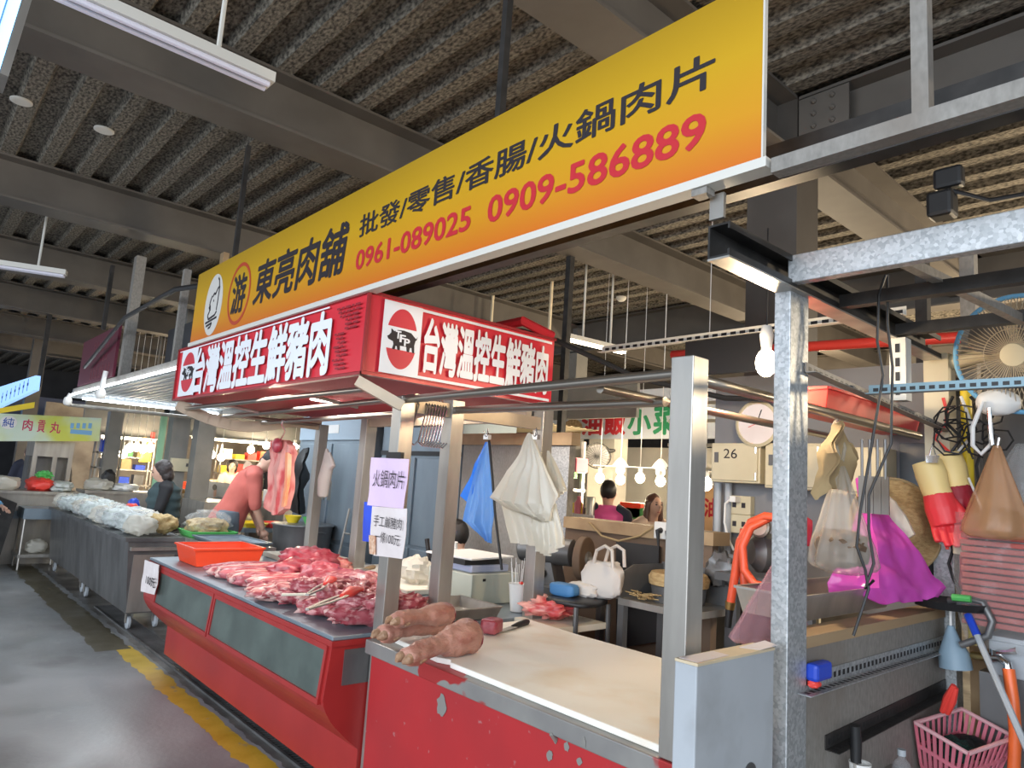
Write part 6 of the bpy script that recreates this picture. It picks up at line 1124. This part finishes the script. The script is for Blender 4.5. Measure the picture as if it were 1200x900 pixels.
tt = T('open_rack', 'pale open rack of thin rails behind the wall clock', 'rack', (-3.0, 5.0, 0))
for z in (1.75, 1.95, 2.15, 2.3): MB().box((-3.6, 5.0, z), (-2.3, 5.03, z+.025)).build('rail', 'cream', tt)
for x in (-3.6, -2.95, -2.33): MB().box((x, 5.03, 0), (x+.03, 5.06, 2.4)).build('upright', 'cream', tt)
# ---------------------------------------------------------------- far left stalls
tt = T('yellow_green_sign', 'yellow green shop sign with red characters at the far left', 'sign', (-13, 1.8, 1.9)); XS = -13.0
MB().prism([PX(-30, 517, XS), PX(116, 517, XS), PX(119, 490, XS), PX(-30, 483, XS)], (-.08, 0, 0)).build('panel', mat('sign_yellow_green', (.62, .66, .10), .5, 0, (.62, .74, .62), 1.1, .42, .62, emit=0), tt)
NXp = (1, 0, 0)
for i, (ch_, u0, u1, v0, v1) in enumerate((('肉', 26, 39, 504, 492), ('貢', 43, 54, 506, 493), ('丸', 58, 72, 507, 495))): lettering(ch_, PX(u0, v0, XS+.001), PX(u1, v1, XS+.001), NXp, mat('magenta_ink', (.55, .02, .10), .5), 'character', tt, .022)
cc = PX(10, 495, XS+.003); patch(disc(cc, NXp, .105, .10), NXp, .003).build('round_badge', 'white', tt); lettering('純', cc+Vector((.004, -.07, -.07)), cc+Vector((.004, .07, .07)), NXp, mat('blue_ink', (.02, .08, .40), .5), 'badge_character', tt, .01)
b = MB()
for k_ in range(4): b.box(PX(82+7*k_, 502, XS+.001), PX(87+7*k_, 496, XS+.006))
b.box(PX(82, 508, XS+.001), PX(108, 505, XS+.006)); b.build('blue_small_print', mat('print_blue', (.18, .42, .70), .5), tt)
tt = T('blue_sign', 'glowing light blue sign high at the left edge of the picture', 'sign', (-11, 1.5, 2.2)); q = [PY(0, 478, 1.45), PY(40, 457, 1.45), PY(42, 440, 1.45), PY(0, 453, 1.45)]
q0, q1 = PY(-40, 496, 1.45), PY(-40, 466, 1.45); MB().prism([q0, q[1], q[2], q1], (0, .06, 0)).build('lit_face', mat('lit_blue_sign', (.25, .45, .80), .5, emit=.9), tt)
b = MB()
for k_ in range(7): p = PY(3+5*k_, 466-2.5*k_, 1.448); b.box(p-Vector((.05, .004, .09)), p+Vector((-.02, 0, .09))).box(p-Vector((.10, .004, .01)), p+Vector((.03, 0, .03)))
b.build('blue_strokes', mat('stroke_blue', (.06, .16, .55), .5), tt)
one('yellow_strip_sign', MB().prism([PX(-10, 486, -12.4), PX(40, 478, -12.4), PX(41, 471, -12.4), PX(-10, 480, -12.4)], (-.05, 0, 0)), 'yellowp', 'narrow yellow strip sign under the blue sign', 'sign')
tt = T('steel_hood', 'stainless cooking hood cabinet under the yellow green sign', 'cabinet', (-13.6, 2.2, 0)); XH = -13.3
a, b_ = PX(28, 600, XH), PX(88, 519, XH); MB().box((XH-.8, a.y, .0), (XH, b_.y, a.z+.3)).build('base', 'steel', tt); MB().box((XH-.8, a.y, b_.z-.25), (XH, b_.y, b_.z)).build('hood', 'steel', tt); MB().box((XH-.8, a.y, .9), (XH-.3, b_.y, b_.z-.25)).build('back', 'steeld', tt)
for y in (a.y, (a.y+b_.y)/2, b_.y-.06): MB().box((XH-.06, y, .9), (XH, y+.06, b_.z-.25)).build('mullion', 'steel', tt)
for i, (y0_, y1_, zt, l) in enumerate(((1.15, 2.25, 1.0, 'left steel work counter behind the goods carts'), (2.3, 3.9, 1.04, 'right steel work counter behind the goods carts'))):
    tt = T('work_counter', l, 'counter', (-12.2, (y0_+y1_)/2, 0)); MB().box((-12.5, y0_, 0), (-11.9, y1_, zt-.04)).build('body', 'steel', tt); MB().box((-12.52, y0_-.02, zt-.04), (-11.86, y1_+.02, zt)).build('top', 'steel', tt)
    if i == 0: MB().box((-11.9, y0_+.05, .62), (-11.87, y1_-.05, .72)).build('drawer_strip', 'steelb', tt)
for i, (y, dz, m_, l) in enumerate(((1.35, .1, 'wbag', 'bundle of white bags on the left work counter'), (1.75, .1, 'redp', 'red bowl of vegetables on the left work counter'), (2.0, .08, 'foodw', 'pale bagged goods on the left work counter'), (2.5, .09, 'wbag', 'white wrapped goods on the right work counter'), (2.85, .06, 'white', 'white tray pile on the right work counter'))):
    one('goods_heap', MB().blob((-12.15, y, (1.0 if i < 3 else 1.04)+dz*.9), (.2, .16, dz), .2*i, 300+i, .3, 3, .8, 20), m_, l, 'goods', smooth=True)
one('vegetable_leaves', MB().blob((-12.2, 1.80, 1.22), (.1, .1, .06), 0, 9, .5, 5), 'greenp', 'green leaves on top of the red bowl', 'vegetables', smooth=True)
tt = T('dark_freezer', 'dark angular display case at the left edge behind the carts', 'display case', (-11.6, 1.1, 0)); MB().prism([(-11.84, 1.0, 0), (-11.84, 1.30, 0), (-11.84, 1.42, .86), (-11.84, 1.05, 1.0)], (.5, 0, 0)).build('body', 'dark', tt)
tt = T('blue_stand', 'pale blue topped metal stand beside the far cart', 'stand', (-11.5, 1.75, 0)); MB().box((-11.84, 1.5, .66), (-11.28, 2.0, .80)).build('top', 'steelb', tt); MB().box((-11.8, 1.5, .16), (-11.28, 2.0, .2)).build('lower_shelf', 'steel', tt)
for x in (-11.76, -11.32):
    for y in (1.53, 1.97): MB().tube([(x, y, 0), (x, y, .66)], .015, 8).build('leg', 'steel', tt)
one('white_bag_bundle', MB().blob((-11.45, 1.72, .29), (.12, .12, .09), 0, 5, .25), 'wbag', 'white bundle on the lower shelf of the blue stand', 'bag', smooth=True)
# signs, bulbs and clutter of the mid background
for i, (u, v) in enumerate(((152, 525), (160, 524), (168, 526), (176, 525), (144, 532))): bulb_lamp(u, v, PX(u, v, -14.5).y, 'glowing bulb, %s of the cluster over the far lit stall' % ORD[i], 'bulbs over the far lit stall', r=.075, lgt=45 if i == 1 else 0)
for i, (u, v) in enumerate(((248, 533), (259, 536), (294, 527), (312, 522), (345, 524))): bulb_lamp(u, v, PX(u, v, -13.6).y, 'glowing bulb, %s from the left behind the man in the salmon shirt' % ORD[i], 'bulbs behind the man', r=.07, lgt=35 if i in (0, 3) else 0)
one('lit_stall_wall', MB().box((-19.0, 2.6, 0), (-18.9, 7.58, 2.7)), mat('pale_warm_wall', (.42, .37, .30), .8, 0, (.26, .22, .18), 2.4), 'pale warm back wall of the lit stall at the far left', 'panel')
one('far_stall_wall', MB().box((-19, 7.6, 0), (-8.6, 7.66, 2.6)), mat('warm_wall', (.52, .36, .20), .8, 0, (.30, .24, .18), 1.2), 'warm coloured back wall of the far stalls', 'panel')
one('far_counter', MB().box((-16, 4.6, 0), (-10.2, 5.0, 1.0)), 'steel', 'long steel counter in front of the far customers', 'counter')
for i in range(9):
    p = Vector((-15.4+.62*i, 4.8, 1.0)); m_ = ['orange', 'yellowp', 'kraft', 'white', 'greenp', 'redp', 'straw', 'white', 'orange'][i]; nm = ['orange', 'yellow', 'brown', 'white', 'green', 'red', 'straw coloured', 'second white', 'second orange'][i]
    one('goods_box', MB().box(p-Vector((.18, .12, 0)), p+Vector((.18, .12, .14+.05*(i % 3)))), m_, nm+' goods box on the long far counter', 'box', 'boxes on the long far counter', bevel=.01)
one('yellow_flag', MB().sheet([[PX(168, 512, -14.81), PX(172, 512, -14.81)], [PX(165, 534, -14.8), PX(178, 526, -14.8)], [PX(163, 541, -14.8), PX(176, 541, -14.8)]], .01, .02, 6), 'yellowp', 'bright yellow cloth hanging in the far lit stall', 'cloth', smooth=True)
one('red_banner', MB().box(PX(175, 522, -14.81), PX(182, 507, -14.79)), 'redp', 'small red vertical banner by the far pillar', 'banner')
ga, gb = PX(186, 560, -12.0), PX(190, 485, -11.95); one('green_post', MB().box((ga.x, ga.y, 0), gb), mat('pale_green', (.35, .62, .38), .5), 'pale green upright strip before the grey pillar', 'post')  # plain pale green strip, no glow
tt = T('meter_box', 'cream meter box on the grey pillar behind the woman', 'switch box', tuple(PX(214, 545, -11.5))); q = PX(214, 545, -11.55); MB().box(q-Vector((.1, .17, .10)), q+Vector((.0, .17, .10))).build('case', 'cream', tt, bevel=.005); MB().box(q+Vector((0, .05, -.02)), q+Vector((.006, .08, .03))).build('latch', 'steeld', tt)
one('grey_cabinet', MB().box((-11.4, 3.5, 0), (-10.4, 4.1, 1.0)), 'steel', 'grey steel cabinet behind the woman', 'cabinet')
tt = T('portrait_board', 'printed board showing a person in a dark cap by the pot', 'poster', tuple(PY(260, 580, 3.7))); yq = 4.3
ba, bb = PY(232, 596, yq), PY(282, 568, yq+.03); MB().box((ba.x, ba.y, .95), bb).build('board', 'greyp', tt); patch(disc(PY(252, 577, yq-.002), NY, .07, .085), NY, .002).build('printed_face', 'skin', tt); patch(disc(PY(251.5, 571, yq-.006), NY, .10, .05), NY, .002).build('printed_cap', 'ink', tt)
patch([PY(240, 595.5, yq-.003), PY(272, 596, yq-.003), PY(266, 584, yq-.003), PY(256, 582, yq-.003), PY(246, 585, yq-.003)], NY, .002).build('printed_clothes', 'jeans', tt)
one('steel_bench', MB().box((-13.4, 4.22, 0), (-11.4, 4.52, .95)), 'steel', 'low steel bench under the printed portrait board', 'bench')
one('white_card', MB().prism([PY(283, 548, 6.0), PY(289, 556, 6.0), PY(297, 546, 6.0), PY(290, 538, 6.0)], (0, .01, 0)), 'paper', 'pale diamond shaped card hanging behind the man', 'card')
one('far_sign', MB().box((-11.8, 7.01, 2.12), (-8.9, 7.06, 2.5)), mat('far_sign_blue', (.40, .58, .70), .5), 'pale blue sign strip under the far roof', 'sign')
one('far_white_canopy', MB().box((-12.4, 5.9, 2.12), (-8.4, 7.0, 2.2)).box((-12.2, 6.5, 2.2), (-12.17, 6.53, 4.27)).box((-8.7, 6.5, 2.2), (-8.67, 6.53, 4.27)), 'wallc', 'pale canopy edge over the far customers', 'canopy')
tt = T('far_tube_light', 'white tube light under the far pale canopy', 'light', (-10.5, 5.88, 2.08)); MB().tube([(-12.0, 5.86, 2.08), (-10.3, 5.86, 2.08)], .03, 8).build('light_tube', 'tubew', tt); MB().tube([(-10.1, 5.86, 2.08), (-8.8, 5.86, 2.08)], .03, 8).build('light_tube', 'tubew', tt); MB().box((-12.05, 5.84, 2.10), (-8.75, 5.9, 2.13)).build('housing', 'discw', tt)
lamp('rear_fill_light', 'AREA', (-6, 6.3, 2.28), 45, (1, .82, .55), 2.4, .6, aim=(-6, 6.2, 0))  # added area light that brightens the dark rear stalls
lamp('far_fill_light', 'AREA', (-10.5, 6.2, 2.1), 60, (1, .86, .66), 3.4, .6, aim=(-10.5, 6.0, 0))  # second added area light, over the far customers

for x, y, z, p_ in ((-16.2, 4.4, 2.0, 60), (-14.6, 6.3, 2.05, 60), (-1.0, 8.6, 2.4, 300), (1.8, 6.5, 2.4, 240), (-4.6, 9.6, 2.5, 240)): lamp('unseen_stall_light', 'POINT', (x, y, z), p_, (1, .80, .54), .1)  # added unseen point lights brightening the far stalls and rear deck

# fascia, racks and stock of the far lit stalls
for i, (x, y0, y1, z0, z1, l) in enumerate(((-14.9, 2.65, 4.0, 1.95, 2.6, 'grey fascia over the far lit stall left of the pillars'), (-14.0, 4.2, 7.2, 2.05, 2.7, 'grey fascia over the far lit stall right of the pillars'))):
    one('stall_fascia', MB().box((x, y0, z0), (x+.08, y1, z1)).box((x+.02, y0+.2, z1), (x+.05, y0+.23, 4.27)).box((x+.02, y1-.23, z1), (x+.05, y1-.2, 4.27)), 'irong', l, 'board')
    tt = T('fascia_light', 'white tube light below the %s far fascia' % ('left' if i == 0 else 'right'), 'light', (x+.15, (y0+y1)/2, z0-.05)); MB().tube([(x+.1, y0+.1, z0-.04), (x+.1, y1-.1, z0-.04)], .022, 8).build('light_tube', 'tubew', tt, True); MB().box((x+.06, y0+.05, z0-.015), (x+.14, y1-.05, z0)).build('housing', 'discw', tt)
for i, (x, y0, y1, lv, l) in enumerate(((-13.35, 2.62, 3.0, (1.05, 1.35, 1.6), 'narrow steel rack right of the cooking hood'), (-15.6, 3.2, 4.1, (1.0, 1.3, 1.55), 'shelf rack in the far lit stall'), (-15.0, 5.2, 6.6, (1.0, 1.35, 1.65), 'wide shelf rack behind the far customers'))):
    tt = T('shelf_rack', l, 'rack', (x, (y0+y1)/2, 0))
    for z in lv: MB().box((x-.15, y0, z), (x+.15, y1, z+.025)).build('shelf_board', 'steel', tt)
    for y in (y0, y1-.03):
        for dx in (-.15, .12): MB().box((x+dx, y, 0), (x+dx+.03, y+.03, 1.95)).build('upright', 'steel', tt)
    cl = ['white', 'kraft', 'redp', 'steeld', 'greenp', 'yellowp', 'bluep', 'orange']; nm = ['white', 'brown', 'red', 'grey', 'green', 'yellow', 'blue', 'orange']; lvn = ['lowest', 'middle', 'top']
    for k_, z in enumerate(lv):
        nb = int((y1-y0)/.26)
        for j in range(nb):
            c_ = (k_*3+j*5+i) % 8; yb_ = y0+.16+.26*j; hb_ = .10+.05*((j+k_) % 3)
            one('stock_box', MB().box((x-.11, yb_-.09, z+.025), (x+.11, yb_+.09, z+.025+hb_)), cl[c_], '%s stock box, %s from the left on the %s board of the %s' % (nm[c_], ORD[j], lvn[k_], ['hood rack', 'lit stall rack', 'wide rack'][i]), 'box', 'stock on the far racks')
one('grey_pillar_box', MB().box((-13.3, 2.72, 0), (-13.1, 2.93, 2.3)), 'irong', 'grey upright duct right of the cooking hood', 'duct')
one('round_grinder', MB().blob((-12.15, 2.62, 1.2), (.10, .10, .15), 0, 5, .2), 'black', 'black kitchen machine on the right work counter', 'machine', smooth=True)
for i, (y, l) in enumerate(((3.45, 'left'), (3.75, 'right'))): one('straw_tray', MB().lathe([(.14, 0), (.15, .05), (.13, .04)], (-12.2, y, 1.04), (0, 0, 1), 16), 'straw', '%s round straw tray on the right work counter' % l, 'tray', smooth=True)
